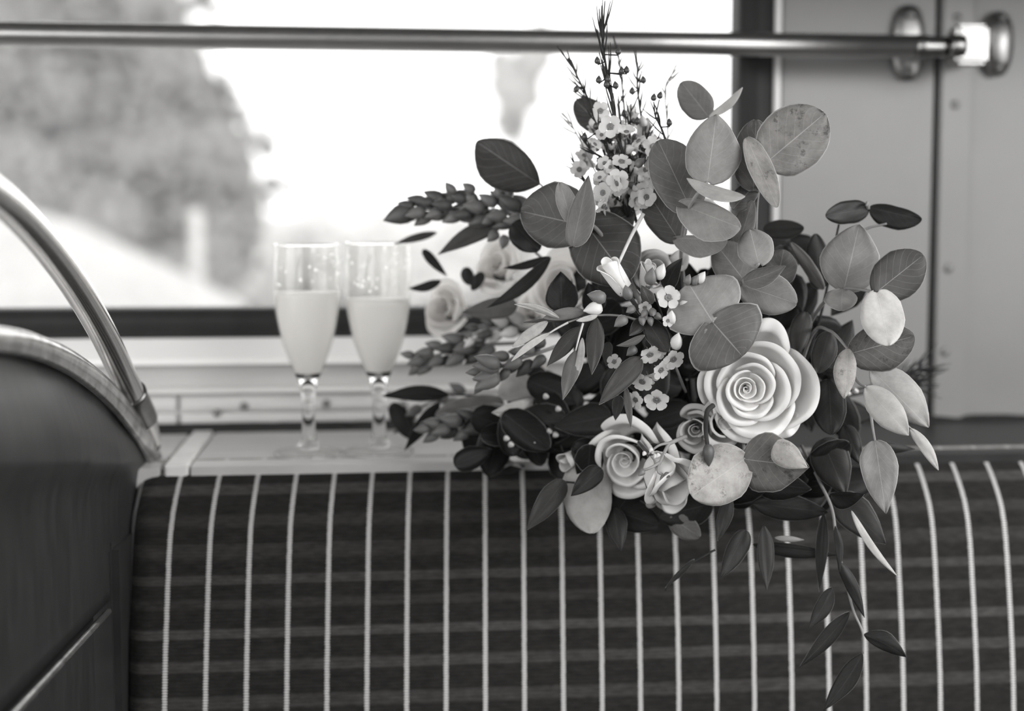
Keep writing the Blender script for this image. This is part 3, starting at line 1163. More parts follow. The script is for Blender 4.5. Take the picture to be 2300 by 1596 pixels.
stem('stalk', [(1950, 468, 1.165), (1948, 455, 1.16), (1946, 462, 1.155)], .0016, .001, 'stemwood', s9)
leaf(s9, (1714, 515), (1806, 512), 20, 24, 1.2, 1.19, 72, mat='ruscus')
leaf(s9, (1842, 650), (1832, 524), 28, 28, 1.19, 1.19, 62, mat='ruscus')
leaf(s9, (1850, 650), (1776, 544), 13, 16, 1.175, 1.17, 122, roll=.4)
s10 = stem('eucalyptus_sprig', [(1760, 960, 1.22), (1820, 760, 1.16), (1862, 742, 1.12), (1912, 792, 1.085)], .0018, .001)
leaf(s10, (1912, 793), (2054, 754), 46, 60, 1.085, 1.09, 96, mat='spotted', cord=.05, label='mottled dark leaf')
leaf(s10, (1905, 782), (1896, 895), 22, 29, 1.08, 1.065, 166, shape='slim', mat='spotted')
leaf(s10, (1862, 744), (1836, 838), 30, 26, 1.13, 1.12, 72, mat='ruscus')
leaf(s10, (1810, 700), (1788, 792), 22, 26, 1.15, 1.14, 84, mat='ruscus')
leaf(s10, (1862, 850), (1868, 976), 36, 44, 1.14, 1.13, 58, mat='ruscus')
s11 = stem('eucalyptus_sprig', [(1820, 830, 1.2), (1890, 800, 1.14), (1925, 855, 1.1), (1944, 868, 1.09)], .0016, .0009)
leaf(s11, (1944, 868), (2041, 978), 36, 35, 1.09, 1.07, 188, shape='slim')
leaf(s11, (1955, 828), (2086, 960), 52, 36, 1.11, 1.10, 182, shape='slim')
leaf(s11, (2044, 961), (2108, 1056), 13, 14, 1.09, 1.09, 192, shape='slim', bend=5)
leaf(s11, (1965, 988), (1990, 1154), 44, 42, 1.10, 1.08, 138, shape='ovate', fold=-.1, label='hanging leaf with a pale rim')
stem('stalk', [(1956, 930, 1.105), (1961, 965, 1.1), (1966, 992, 1.1)], .0012, .0008, 'stemwood', s11)
stem('stalk', [(2020, 935, 1.1), (2032, 950, 1.09), (2046, 962, 1.09)], .0012, .0008, 'stemwood', s11)
leaf(s11, (1942, 1004), (2056, 1008), 13, 13, 1.16, 1.17, 55, mat='ruscus', shape='lance')
s12 = stem('eucalyptus_sprig', [(1640, 900, 1.2), (1668, 980, 1.14), (1671, 1030, 1.085)], .0018, .001, label='eucalyptus pair hanging under the largest rose')
leaf(s12, (1671, 1031), (1553, 1114), 64, 72, 1.085, 1.06, 172, mat='spotted', cord=.08, shape='round')
leaf(s12, (1672, 1031), (1818, 1048), 66, 72, 1.085, 1.075, 108, mat='spotted', cord=.04, shape='ovate')
leaf(s12, (1744, 990), (1814, 1050), 20, 40, 1.073, 1.068, 182, mat='spotted', shape='ovate', label='leaf tip folded back showing its pale side')
s13 = stem('eucalyptus_sprig', [(1420, 980, 1.24), (1340, 1010, 1.2), (1318, 1030, 1.18)], .0016, .001)
leaf(s13, (1318, 1022), (1330, 1198), 52, 62, 1.165, 1.15, 200, shape='round', roll=-.3)
leaf(s13, (1352, 1052), (1282, 1114), 22, 26, 1.14, 1.13, 58, mat='ruscus', shape='ovate')
leaf(s13, (1505, 1160), (1572, 1206), 26, 28, 1.165, 1.165, 108)
s14 = stem('eucalyptus_sprig', [(1420, 900, 1.26), (1300, 900, 1.25), (1236, 922, 1.23)], .0014, .001)
leaf(s14, (1237, 922), (1104, 926), 28, 30, 1.225, 1.2, 204, shape='ovate')
leaf(s14, (1226, 850), (1118, 884), 34, 34, 1.25, 1.24, 190)
leaf(s14, (1132, 902), (978, 930), 28, 26, 1.28, 1.27, 132)

# --- dark glossy leaves towards the flutes
t1 = stem('dark_leaf_sprig', [(1400, 760, 1.27), (1260, 620, 1.26), (1130, 500, 1.25)], .0015, .0009, 'stemdark')
leaf(t1, (1135, 500), (982, 573), 20, 22, 1.25, 1.25, 88, mat='ruscus', shape='lance', bend=-8)
leaf(t1, (1152, 500), (1212, 562), 32, 34, 1.2, 1.19, 52, mat='ruscus')
leaf(t1, (1238, 578), (1090, 694), 15, 17, 1.2, 1.19, 60, mat='ruscus', shape='lance', bend=12)
leaf(t1, (1236, 576), (1130, 602), 10, 10, 1.21, 1.21, 56, mat='ruscus', shape='lance', bend=6)
leaf(t1, (1262, 700), (1259, 609), 36, 39, 1.14, 1.14, 52, mat='ruscus', shape='ovate', roll=.1)
leaf(t1, (1336, 702), (1321, 634), 24, 30, 1.16, 1.16, 52, mat='ruscus', shape='ovate')
leaf(t1, (950, 560), (1004, 620), 10, 12, 1.3, 1.3, 52, mat='ruscus', shape='ovate')
leaf(t1, (992, 630), (915, 648), 10, 12, 1.31, 1.3, 56, mat='ruscus', shape='lance', bend=6)
leaf(t1, (982, 522), (884, 548), 9, 10, 1.31, 1.3, 80, mat='ruscus', shape='lance')
leaf(t1, (1046, 600), (1056, 640), 14, 16, 1.3, 1.3, 55, mat='ruscus')
leaf(t1, (1085, 612), (1060, 652), 12, 14, 1.3, 1.3, 55, mat='ruscus')
leaf(t1, (1162, 684), (1036, 702), 26, 24, 1.24, 1.24, 104, mat='ruscus', shape='ovate')
t2 = stem('dark_leaf_sprig', [(1400, 860, 1.27), (1180, 890, 1.28), (1010, 886, 1.29)], .0015, .0009, 'stemdark')
leaf(t2, (1010, 886), (855, 890), 19, 17, 1.29, 1.28, 56, mat='ruscus', shape='lance', bend=-6)
leaf(t2, (988, 902), (908, 1012), 16, 17, 1.29, 1.275, 52, mat='ruscus', shape='lance')
leaf(t2, (1042, 1016), (1178, 1052), 9, 10, 1.27, 1.26, 192, shape='lance', bend=8)
leaf(t2, (1132, 968), (1033, 1024), 7, 8, 1.27, 1.27, 120, shape='lance', bend=5)
leaf(t2, (1180, 1046), (1110, 1062), 9, 9, 1.27, 1.26, 70, mat='ruscus', shape='lance')
leaf(t2, (880, 905), (925, 985), 22, 22, 1.32, 1.32, 60, mat='ruscus')

# --- slender streaked leaves at the front
w1 = stem('ruscus_sprig', [(1500, 760, 1.17), (1420, 715, 1.13), (1340, 708, 1.10), (1280, 722, 1.085), (1232, 748, 1.08)], .0011, .0006, 'stemwood', label='slender leaved sprig reaching towards the flutes')
leaf(w1, (1256, 714), (1155, 683), 7, 8, 1.08, 1.07, 192, 'slim', 'silver', bend=-6, roll=.5)
leaf(w1, (1315, 700), (1220, 714), 14, 14, 1.085, 1.08, 120, 'slim', 'silver', bend=-2)
leaf(w1, (1342, 708), (1294, 720), 8, 5, 1.08, 1.07, 190, 'slim', 'silver')
leaf(w1, (1310, 712), (1175, 724), 5, 6, 1.09, 1.09, 90, 'slim', 'silver')
leaf(w1, (1230, 722), (1151, 778), 13, 13, 1.08, 1.07, 176, 'slim', 'silver')
leaf(w1, (1234, 748), (1148, 811), 8, 8, 1.075, 1.07, 202, 'slim', 'silver', bend=-4)
leaf(w1, (1306, 733), (1228, 823), 18, 19, 1.085, 1.08, 72, 'lance', 'ruscus')
leaf(w1, (1294, 786), (1264, 898), 19, 18, 1.08, 1.07, 102, 'lance', 'ruscus', label='leaf with a dull sheen')
leaf(w1, (1308, 758), (1283, 869), 9, 9, 1.08, 1.075, 166, 'slim', 'silver', bend=6)
leaf(w1, (1340, 713), (1329, 842), 19, 22, 1.085, 1.075, 74, 'lance', 'ruscus', bend=3)
leaf(w1, (1440, 804), (1345, 909), 24, 26, 1.085, 1.07, 78, 'ovate', 'ruscus', label='broad dark leaf with a bright edge')
leaf(w1, (1405, 866), (1418, 962), 9, 9, 1.09, 1.08, 98, 'lance', 'ruscus')
leaf(w1, (1392, 888), (1382, 944), 12, 14, 1.12, 1.12, 60, 'ovate', 'ruscus')
leaf(w1, (1368, 768), (1362, 822), 10, 14, 1.12, 1.12, 82, 'ovate', 'ruscus')
stem('stalk', [(1310, 725, 1.08), (1300, 760, 1.08), (1293, 788, 1.08)], .0009, .0006, 'bud_pale', w1)
stem('stalk', [(1276, 724, 1.08), (1250, 738, 1.08), (1234, 748, 1.08)], .0009, .0006, 'bud_pale', w1)
w2 = stem('dark_leaf_sprig', [(1520, 820, 1.17), (1490, 720, 1.13), (1470, 660, 1.11)], .0013, .0008, 'stemdark')
leaf(w2, (1496, 650), (1532, 579), 20, 20, 1.11, 1.10, 56, 'ovate', 'ruscus', bend=5)
leaf(w2, (1462, 684), (1440, 640), 14, 16, 1.09, 1.085, 92, 'ovate', 'euc')
leaf(w2, (1446, 716), (1413, 754), 16, 14, 1.09, 1.08, 66, 'ovate', 'ruscus')
leaf(w2, (1452, 718), (1500, 790), 26, 24, 1.09, 1.08, 62, 'round', 'ruscus')
leaf(w2, (1448, 752), (1384, 776), 8, 9, 1.085, 1.08, 98, 'lance', 'euc', bend=6)
leaf(w2, (1500, 600), (1540, 560), 14, 30, 1.15, 1.15, 120, 'round', 'petal_dim')

# --- trailing dark foliage in front of the seat back
v1 = stem('trailing_sprig', [(1800, 1000, 1.17), (1840, 1080, 1.15), (1869, 1144, 1.135), (1880, 1223, 1.13), (1902, 1314, 1.13), (1917, 1371, 1.125), (1937, 1419, 1.12), (1939, 1467, 1.12)], .0014, .0008, 'stemwood', label='long trailing sprig hanging down the seat back')
TR = ((1868, 1318, 1816, 1412, 20, 18, 60), (1908, 1373, 1795, 1498, 17, 20, 56), (1882, 1258, 1942, 1387, 14, 15, 54), (1940, 1424, 2037, 1476, 26, 16, 54), (1938, 1467, 1849, 1596, 22, 24, 57),
      (1876, 1180, 1886, 1285, 9, 10, 56))
for bx, by, tx, ty, wl, wr_, tn in TR:
    leaf(v1, (bx, by), (tx, ty), wl, wr_, 1.125, 1.12, tn, 'lance', 'ruscus', fold=.25, bend=4)
leaf(v1, (1865, 1108), (1942, 1109), 4, 36, 1.12, 1.10, 52, 'ovate', 'ruscus')
leaf(v1, (1878, 1112), (1990, 1222), 40, 40, 1.145, 1.13, 66, 'ovate', 'ruscus', label='broad dark leaf with a wavy pale edge')
leaf(v1, (1912, 1146), (2014, 1292), 8, 9, 1.11, 1.10, 204, 'slim', 'euc', bend=-8, label='narrow bright leaf seen on edge')
leaf(v1, (1846, 985), (1900, 1112), 44, 46, 1.15, 1.14, 66, 'ovate', 'ruscus')
leaf(v1, (1898, 955), (1932, 1042), 22, 26, 1.17, 1.16, 60, 'ovate', 'ruscus')
v2 = stem('dark_leaf_sprig', [(1480, 1020, 1.2), (1350, 1080, 1.17), (1262, 1082, 1.15)], .0013, .0008, 'stemdark')
leaf(v2, (1268, 1078), (1183, 1190), 26, 27, 1.15, 1.14, 76, 'ovate', 'ruscus')
leaf(v2, (1378, 1140), (1394, 1238), 24, 24, 1.16, 1.15, 62, 'ovate', 'ruscus')
leaf(v2, (1676, 1190), (1618, 1300), 26, 22, 1.14, 1.13, 60, 'ovate', 'ruscus')
leaf(v2, (1716, 1180), (1722, 1326), 20, 18, 1.14, 1.13, 68, 'lance', 'ruscus')
leaf(v2, (1640, 1110), (1612, 1215), 18, 16, 1.14, 1.135, 60, 'lance', 'ruscus')
stem('stalk', [(1606, 1234, 1.14), (1530, 1280, 1.14), (1494, 1326, 1.14)], .0009, .0005, 'stemdark', v2)
leaf(v2, (1560, 1255), (1494, 1320), 6, 7, 1.14, 1.14, 60, 'lance', 'ruscus')
leaf(v2, (1740, 1207), (1806, 1212), 6, 7, 1.15, 1.145, 175, 'slim', 'euc')
leaf(v2, (1745, 1150), (1790, 1142), 7, 6, 1.17, 1.17, 120, 'slim', 'euc')
leaf(v2, (1690, 1130), (1860, 1150), 30, 30, 1.15, 1.15, 54, 'slim', 'ruscus')
leaf(v2, (1690, 1222), (1884, 1246), 12, 20, 1.16, 1.15, 55, 'lance', 'ruscus')
leaf(v2, (1360, 1140), (1480, 1180), 40, 34, 1.17, 1.17, 54, 'round', 'ruscus')
leaf(v2, (1600, 1130), (1480, 1160), 40, 40, 1.165, 1.165, 54, 'round', 'ruscus')
leaf(v2, (1850, 1150), (1840, 1330), 14, 14, 1.15, 1.15, 54, 'lance', 'ruscus')

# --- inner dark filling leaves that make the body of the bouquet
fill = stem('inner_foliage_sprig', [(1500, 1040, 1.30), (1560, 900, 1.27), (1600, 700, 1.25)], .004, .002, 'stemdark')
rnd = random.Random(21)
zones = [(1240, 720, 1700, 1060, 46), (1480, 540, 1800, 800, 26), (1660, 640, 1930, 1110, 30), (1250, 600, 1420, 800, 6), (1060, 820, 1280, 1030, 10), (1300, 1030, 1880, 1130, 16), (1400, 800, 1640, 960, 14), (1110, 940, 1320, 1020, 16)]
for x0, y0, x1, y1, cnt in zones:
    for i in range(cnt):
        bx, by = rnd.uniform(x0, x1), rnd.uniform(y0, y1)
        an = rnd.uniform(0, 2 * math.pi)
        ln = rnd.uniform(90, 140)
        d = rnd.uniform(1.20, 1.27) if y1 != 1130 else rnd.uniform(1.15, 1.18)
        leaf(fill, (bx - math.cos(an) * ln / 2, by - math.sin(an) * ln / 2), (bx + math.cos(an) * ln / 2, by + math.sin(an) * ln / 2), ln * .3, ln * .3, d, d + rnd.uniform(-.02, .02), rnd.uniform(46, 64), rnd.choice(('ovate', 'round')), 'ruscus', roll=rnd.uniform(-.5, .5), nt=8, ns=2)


# --- roses
def frame_from(nv_):
    """axes for a flower facing along a camera-space direction (right, up, towards the camera)"""
    N = (RIGHT * nv_[0] + UP * nv_[1] - FWD * nv_[2]).normalized()
    Xr = RIGHT - N * RIGHT.dot(N)
    Xr.normalize()
    return Xr, N.cross(Xr), N


def petal(parent, c, ax, k, p0, p1, r0, r1, hb, hr, lip=.12, bf=.55, mat='petal', shift=(0, 0), seed=0, drop=.28, taper=.35, nA=20, wav=.065):
    Xr, Yr, N = ax
    hb -= .22 * max(r0, r1)
    vs_, fs = [], []
    prof_ = [0, .18, .36, .52, .66, .76, .84, .90, .95, 1.0]
    nB = len(prof_)
    for i in range(nA + 1):
        a = i / nA
        an = R(p0 + (p1 - p0) * a)
        e = max(0.0, math.sin(math.pi * a)) ** taper
        rim = (r0 + (r1 - r0) * a) * (.92 + .125 * math.sin(math.pi * a) ** 2) * (1 + wav * noise.noise(Vector((math.cos(an) * 1.7, math.sin(an) * 1.7, seed * 3.1))))
        hrim = hb + (hr - hb) * (.35 + .65 * e) + rim * wav * 1.6 * noise.noise(Vector((a * 5, seed, 2)))
        basr = rim * bf
        for b in prof_:
            if b <= .84:
                q = b / .84
                r = basr + (rim - basr) * q ** .62
                h = hb + (hrim - hb) * q ** 1.35
            else:
                q = (b - .84) / .16
                r = rim * (1 + lip * e * math.sin(q * math.pi / 2))
                h = hrim - drop * rim * lip * e * (1 - math.cos(q * math.pi / 2))
            x = (math.cos(an) * r + shift[0]) * k
            y = (math.sin(an) * r + shift[1]) * k
            vs_.append(c + Xr * x + Yr * y + N * (h * k))
    for i in range(nA):
        for j in range(nB - 1):
            q = i * nB + j
            fs.append((q, q + 1, q + nB + 1, q + nB))
    o = mesh_obj('petal', vs_, fs, M[mat], parent, BASE)
    md = o.modifiers.new('round', 'SUBSURF')
    md.levels = md.render_levels = 1
    sd = o.modifiers.new('thickness', 'SOLIDIFY')
    sd.thickness = .0005
    sd.offset = 0
    return o


def rose(name, px, py, d, k_px, facing, rows_, mat='petal', label=None, calyx=True):
    """rows_: (start angle, end angle, start radius, end radius, base height, rim height, lip, base factor, shift x, shift y)"""
    c = P(px, py, d)
    k = k_px * d / FPX
    ax = frame_from(facing)
    N = ax[2]
    low = min(r[4] for r in rows_)
    pth = [c + N * (k * (low + 14)), c + N * (k * (low + 4)), c + N * (k * (low - 8)), c + N * (k * (low - 20)), c + N * (k * (low - 60))]
    rad = [.2, 18, 14, 5, 4]
    o = tube(name, pth, lambda t: k * rad[min(4, int(round(t * 4)))], M['bud_dark'], bq, 12, BASE)
    if label:
        o['label'] = label
    for i, q in enumerate(rows_):
        p0, p1, r0, r1, hb, hr, lip, bf = q[:8]
        sh = q[8:10] if len(q) > 8 else (0, 0)
        if r1 > 15:
            r0, r1 = r0 * .92, r1 * 1.06
        petal(o, c, ax, k, p0, p1, r0, r1, hb, hr, lip, bf, mat, sh, seed=i + px * .01)
    return o


BIG = [
    (0, 330, 3, 7, -26, -11, .03, .6), (140, 440, 7, 11, -26, -9, .05, .6), (310, 560, 11, 16, -26, -8, .06, .6),
    (150, 400, 17, 22, -27, -6, .07, .55), (20, 260, 23, 30, -28, -4, .08, .55, 2, 0), (230, 440, 30, 36, -30, -2, .10, .52, 3, 1),
    (80, 300, 41, 48, -32, 0, .14, .5, 6, 2), (-70, 130, 46, 52, -34, 1, .16, .5, 8, 2), (195, 345, 52, 56, -36, -1, .16, .5, 8, -2),
    (20, 190, 66, 72, -42, -4, .16, .5, 11, 2), (-110, 60, 68, 76, -44, -6, .17, .5, 13, -2), (150, 290, 68, 74, -46, -9, .17, .5, 10, -3),
    (-50, 105, 92, 98, -52, -14, .15, .5, 16, 0), (215, 350, 92, 98, -54, -18, .17, .5, 15, -6), (100, 230, 86, 90, -56, -22, .15, .5, 12, 0),
    (-66, 50, 124, 130, -66, -36, .10, .5, 20, -6), (200, 300, 106, 112, -68, -38, .12, .5, 14, -6), (45, 105, 122, 128, -64, -30, .22, .5, 22, 0), (125, 205, 98, 104, -70, -44, .1, .5, 6, 0), (285, 335, 122, 118, -70, -44, .12, .5, 18, -4),
]
rose('rose', 1677, 874, 1.10, 1.0, (-.10, -.06, 1.0), BIG, label='largest open cream rose, its spiral centre showing')
MIDR = [
    (0, 330, 4, 9, -30, -12, .03, .6), (120, 420, 9, 15, -31, -9, .05, .6), (330, 560, 16, 22, -32, -6, .07, .55),
    (140, 380, 25, 31, -36, -2, .1, .52), (-30, 190, 36, 42, -40, 2, .13, .5), (170, 350, 42, 48, -44, 2, .14, .5, 2, 0),
    (50, 230, 56, 62, -50, 0, .16, .48, 4, 0), (-110, 70, 58, 64, -54, -4, .17, .48, 4, 0), (190, 330, 64, 68, -58, -8, .18, .48, 6, -4),
    (30, 150, 74, 82, -64, -12, .24, .45, 8, 4), (-60, 60, 84, 88, -68, -24, .2, .45, 10, 6), (130, 230, 74, 80, -70, -22, .2, .45, 0, 4),
]
rose('rose', 1398, 1040, 1.145, 1.05, (-.42, -.30, .86), MIDR, label='second cream rose, half turned away below the blossoms')
SMALL = [(0, 330, 5, 9, -30, -10, .05, .7), (90, 330, 11, 15, -32, -6, .08, .7), (270, 480, 16, 21, -34, -2, .12, .68), (110, 290, 23, 28, -38, -2, .18, .62), (-60, 130, 29, 34, -40, -6, .22, .6), (160, 330, 36, 40, -44, -14, .26, .52), (0, 150, 38, 42, -44, -16, .26, .52)]
rose('lisianthus', 1560, 966, 1.13, 1.12, (-.3, -.1, .95), SMALL, 'petal_dim', label='small pale bloom half hidden beside a hanging bud')
rose('lisianthus', 1630, 946, 1.115, 1.2, (.1, .15, 1.0), SMALL, 'petal_dim', label='small bloom with a dark centre under the largest rose')
CUPF = [(0, 200, 22, 28, -58, 18, .2, .5), (160, 380, 26, 32, -60, 20, .2, .5), (60, 220, 36, 40, -62, 6, .3, .4), (200, 350, 38, 42, -62, 4, .3, .4), (-40, 90, 40, 44, -62, 0, .34, .38), (120, 260, 44, 46, -62, -6, .3, .36)]
rose('lisianthus', 1514, 1090, 1.09, 1.22, (.42, -.55, .55), CUPF, 'petal', label='small white bloom seen from its calyx side')
BUDR = [(0, 220, 9, 13, -40, 34, .05, .7), (150, 380, 14, 17, -42, 30, .08, .75), (300, 520, 19, 20, -42, 22, .12, .7), (80, 260, 21, 22, -42, 26, .14, .7)]
rose('rose_bud', 1380, 612, 1.09, 1.15, (-.5, .72, .3), BUDR, 'petal', label='closed pale rose bud standing above the blossoms')
rose('rose_bud', 1455, 610, 1.10, .8, (.1, .8, .4), BUDR, 'petal_dim')
rose('rose', 1255, 640, 1.24, 1.0, (-.5, .25, .8), MIDR, 'petal_back', label='blurred white rose behind the round dark leaf')
rose('lisianthus', 1105, 590, 1.30, 1.35, (-.4, .3, .85), SMALL, 'petal_back')
rose('lisianthus', 985, 690, 1.335, 1.3, (-.5, .1, .85), SMALL, 'petal_back')
rose('lisianthus', 1180, 845, 1.28, 1.1, (-.5, .2, .85), SMALL, 'petal_back')
rose('lisianthus', 1180, 690, 1.28, .9, (-.5, .3, .8), SMALL, 'petal_back')
rose('lisianthus', 1470, 600, 1.14, 1.1, (.0, .4, .9), SMALL, 'petal_dim')
rose('rose_bud', 1285, 1032, 1.17, 1.0, (-.7, -.3, .4), BUDR, 'petal_dim')
rose('lisianthus', 1510, 1120, 1.14, 1.0, (.2, -.6, .4), CUPF, 'petal_dim')
# white petals catching the window light behind the leaves
for px, py, d, kk in ((1590, 470, 1.16, .9), (1665, 590, 1.17, .9)):
    rose('lisianthus', px, py, d, kk, (.2, .5, .8), SMALL, 'petal_wax')

# --- little five-petalled blossoms
def wax_mesh():
    vs_, fs = [], []
    n, m_ = 7, 5
    for i in range(n + 1):
        t = i / n
        w = .44 * prof_w(.02 + .96 * t, .75, .42)
        for j in range(m_):
            s_ = (j - 2) / 2
            vs_.append((.20 + .80 * t * (1 - .06 * s_ * s_), s_ * w, .10 * math.sin(t * 2.2) + .10 * s_ * s_ * t))
    for i in range(n):
        for j in range(m_ - 1):
            q = i * m_ + j
            fs.append((q, q + 1, q + m_ + 1, q + m_))
    me = bpy.data.meshes.new('petal')
    me.from_pydata(vs_, [], fs)
    me.materials.append(M['petal_wax'])
    me.polygons.foreach_set('use_smooth', [True] * len(me.polygons))
    return me


def cup_mesh():
    bm = bmesh.new()
    prof_ = [(0, .12), (.05, .16), (.08, .06), (.16, .05), (.24, .12), (.29, .10), (.29, -.02), (.24, -.28), (.14, -.45), (.05, -.52), (.04, -1.0)]
    seg = 14
    rings = []
    for r, h in prof_:
        rings.append([bm.verts.new((r * math.cos(2 * math.pi * k / seg), r * math.sin(2 * math.pi * k / seg), h)) for k in range(seg)] if r else [bm.verts.new((0, 0, h))])
    for a, b in zip(rings, rings[1:]):
        for k in range(seg):
            k2 = (k + 1) % seg
            if len(a) == 1:
                bm.faces.new((a[0], b[k], b[k2]))
            else:
                bm.faces.new((a[k], b[k], b[k2], a[k2]))
    me = bpy.data.meshes.new('waxflower')
    bm.to_mesh(me)
    bm.free()
    me.materials.append(M['cup'])
    me.polygons.foreach_set('use_smooth', [True] * len(me.polygons))
    return me


PM, CM = wax_mesh(), cup_mesh()


def blossom(px, py, d, rpx, facing, spin=0.0, droop=0.0):
    Xr, Yr, N = frame_from(facing)
    r = rpx * d / FPX
    c = P(px, py, d)
    o = bpy.data.objects.new('waxflower', CM)
    COL.objects.link(o)
    o.parent = bq
    mw = Matrix((Xr * r, Yr * r, N * r)).transposed().to_4x4()
    o.matrix_local = Matrix.Translation(c - BASE) @ mw
    for i in range(5):
        q = bpy.data.objects.new('petal', PM)
        COL.objects.link(q)
        q.parent = o
        q.matrix_local = Matrix.Rotation(R(72 * i + spin + random.uniform(-6, 6)), 4, 'Z') @ Matrix.Rotation(droop, 4, 'Y')
    return o


FL = [(1501, 668, 1.075, 28, (.1, .1, 1), 14), (1475, 897, 1.08, 29, (-.1, -.5, .8), 20), (1460, 795, 1.085, 26, (.2, -.6, .7), 0), (1512, 806, 1.085, 26, (.3, -.5, .8), 30),
      (1484, 830, 1.085, 24, (.5, -.4, .7), 10), (1443, 856, 1.09, 26, (-.3, -.6, .7), 40), (1428, 897, 1.095, 22, (-.6, -.3, .7), 15), (1380, 812, 1.10, 18, (-.4, .2, .9), 8), (1500, 720, 1.08, 15, (.3, -.1, .9), 8),
      (1458, 850, 1.1, 22, (.2, -.7, .6), 0), (1448, 690, 1.09, 16, (.1, -.4, .8), 10), (1478, 788, 1.1, 20, (.3, .2, .9), 0)]
for px, py, d, r_, fc, sp in FL:
    blossom(px, py, d, r_, fc, sp)
rb = random.Random(11)
blossom(1371, 284, 1.11, 27, (-.1, .0, 1), 50)
for i in range(100):
    yy = rb.triangular(225, 485, 430)
    xx = 1400 + (yy - 340) * .12 + rb.gauss(0, 36 + (yy - 215) * .08)
    xx = max(1300, min(1500, xx))
    blossom(xx, yy, rb.uniform(1.10, 1.22), rb.uniform(15, 27), (rb.uniform(-.8, .8), rb.uniform(-.5, .9), rb.uniform(.2, 1)), rb.uniform(0, 72), rb.uniform(-.3, .5))


# --- buds
def bud_mesh(name, mat, pts):
    seg = 10
    vs_, fs = [], []
    for r, h in pts:
        for k in range(seg):
            a = 2 * math.pi * k / seg
            rr_ = r * (1 + .13 * math.cos(3 * a))
            vs_.append((rr_ * math.cos(a), rr_ * math.sin(a), h))
    for i in range(len(pts) - 1):
        for k in range(seg):
            k2 = (k + 1) % seg
            fs.append((i * seg + k, i * seg + k2, (i + 1) * seg + k2, (i + 1) * seg + k))
    me = bpy.data.meshes.new(name)
    me.from_pydata(vs_, [], fs)
    me.materials.append(M[mat])
    me.polygons.foreach_set('use_smooth', [True] * len(me.polygons))
    return me


OV = [(.02, 0), (.2, .05), (.32, .2), (.36, .38), (.31, .6), (.2, .8), (.08, .96), (.001, 1.06)]
BM = {k: bud_mesh('bud', k, OV) for k in ('bud', 'bud_dark', 'bud_pale', 'berry')}


def bud(parent, px, py, d, ln, dirv, kind='bud', fat=1.0, name='bud'):
    Z = (RIGHT * dirv[0] + UP * dirv[1] - FWD * dirv[2]).normalized()
    X = Z.orthogonal().normalized()
    Y = Z.cross(X)
    r = ln * d / FPX
    o = bpy.data.objects.new(name, BM[kind])
    COL.objects.link(o)
    o.parent = parent
    mw = Matrix((X * r * fat, Y * r * fat, Z * r)).transposed().to_4x4()
    o.matrix_local = Matrix.Translation(P(px, py, d) - BASE) @ mw
    return o


def spike(pts, n, ln, spread, kind, label=None, seed=1, tip=True):
    """a flower spike: buds set round a stem, smaller towards its end"""
    o = stem('bud_spike', pts, .0018, .001, 'stemwood', label=label)
    cur = spline([Vector(q) for q in pts], 40)
    rs = random.Random(seed)
    for i in range(n):
        t = .18 + .8 * i / max(1, n - 1)
        q = cur[int(t * 40)]
        q2 = cur[min(40, int(t * 40) + 2)]
        q1 = cur[max(0, int(t * 40) - 2)]
        dx, dy = q2.x - q1.x, q2.y - q1.y
        l = math.hypot(dx, dy) or 1
        dx, dy = dx / l, dy / l
        an = i * 2.4 + rs.uniform(-.3, .3)
        sc = (1 - .35 * t)
        lat, dep = math.cos(an) * spread * sc, math.sin(an)
        kx, ky = -dy * lat, dx * lat
        dr = (dx * 1.0 - dy * math.cos(an) * .5, -(dy * 1.0 + dx * math.cos(an) * .5), dep * .45)
        bud(o, q.x + kx * .45, q.y + ky * .45, q.z - dep * spread * sc * .5 * q.z / FPX, 1.25 * ln * sc * rs.uniform(.85, 1.15), dr, kind if rs.random() > .3 else 'bud_dark', .82)
    return o


spike([(1240, 500, 1.23), (1165, 482, 1.235), (1080, 470, 1.24), (1000, 465, 1.245), (925, 475, 1.25)], 30, 50, 40, 'bud', 'longest bud spike pointing towards the flutes', 4)
e = stem('bud_spike', [(950, 465, 1.25), (920, 478, 1.25), (890, 490, 1.25)], .0014, .0008)
bud(e, 936, 470, 1.25, 76, (-1, -.35, .1), 'bud_dark', .9)
for px, py, dx, dy in ((1022, 428, -.5, .6), (1066, 424, -.7, .5), (1125, 440, -.3, .9), (1140, 436, .2, .9), (1110, 478, -.6, -.4), (1118, 512, -.6, -.6), (1135, 520, -.2, -.9)):
    bud(e, px, py + 8, 1.235, 34, (dx, dy, .3), 'bud')
spike([(1270, 770, 1.18), (1215, 790, 1.18), (1160, 808, 1.18), (1110, 830, 1.175), (1080, 846, 1.17)], 18, 42, 34, 'bud', 'bud spike with a plump tip behind the slender leaves', 8)
for dx, dy, oy in ((-1, -.25, 0), (-1, .1, -12), (-1, -.5, 8), (-.9, .35, -16), (-1, -.1, 6)):
    bud(e, 1122, 838 + oy, 1.17 - abs(oy) * .0006, 62, (dx, dy, .35), 'bud', .75)
spike([(1160, 770, 1.29), (1080, 775, 1.29), (1000, 792, 1.29), (930, 812, 1.29)], 22, 44, 40, 'bud', 'out of focus bud spike beside the nearer flute', 12)
spike([(1190, 960, 1.25), (1110, 950, 1.25), (1030, 955, 1.25), (960, 962, 1.25)], 20, 48, 34, 'bud', 'lowest bud spike above the ledge', 16)
spike([(1200, 740, 1.27), (1130, 735, 1.27), (1060, 752, 1.27)], 10, 40, 30, 'bud_pale', None, 18)
spike([(1080, 900, 1.33), (980, 900, 1.33), (900, 940, 1.33)], 10, 40, 40, 'bud', None, 28)
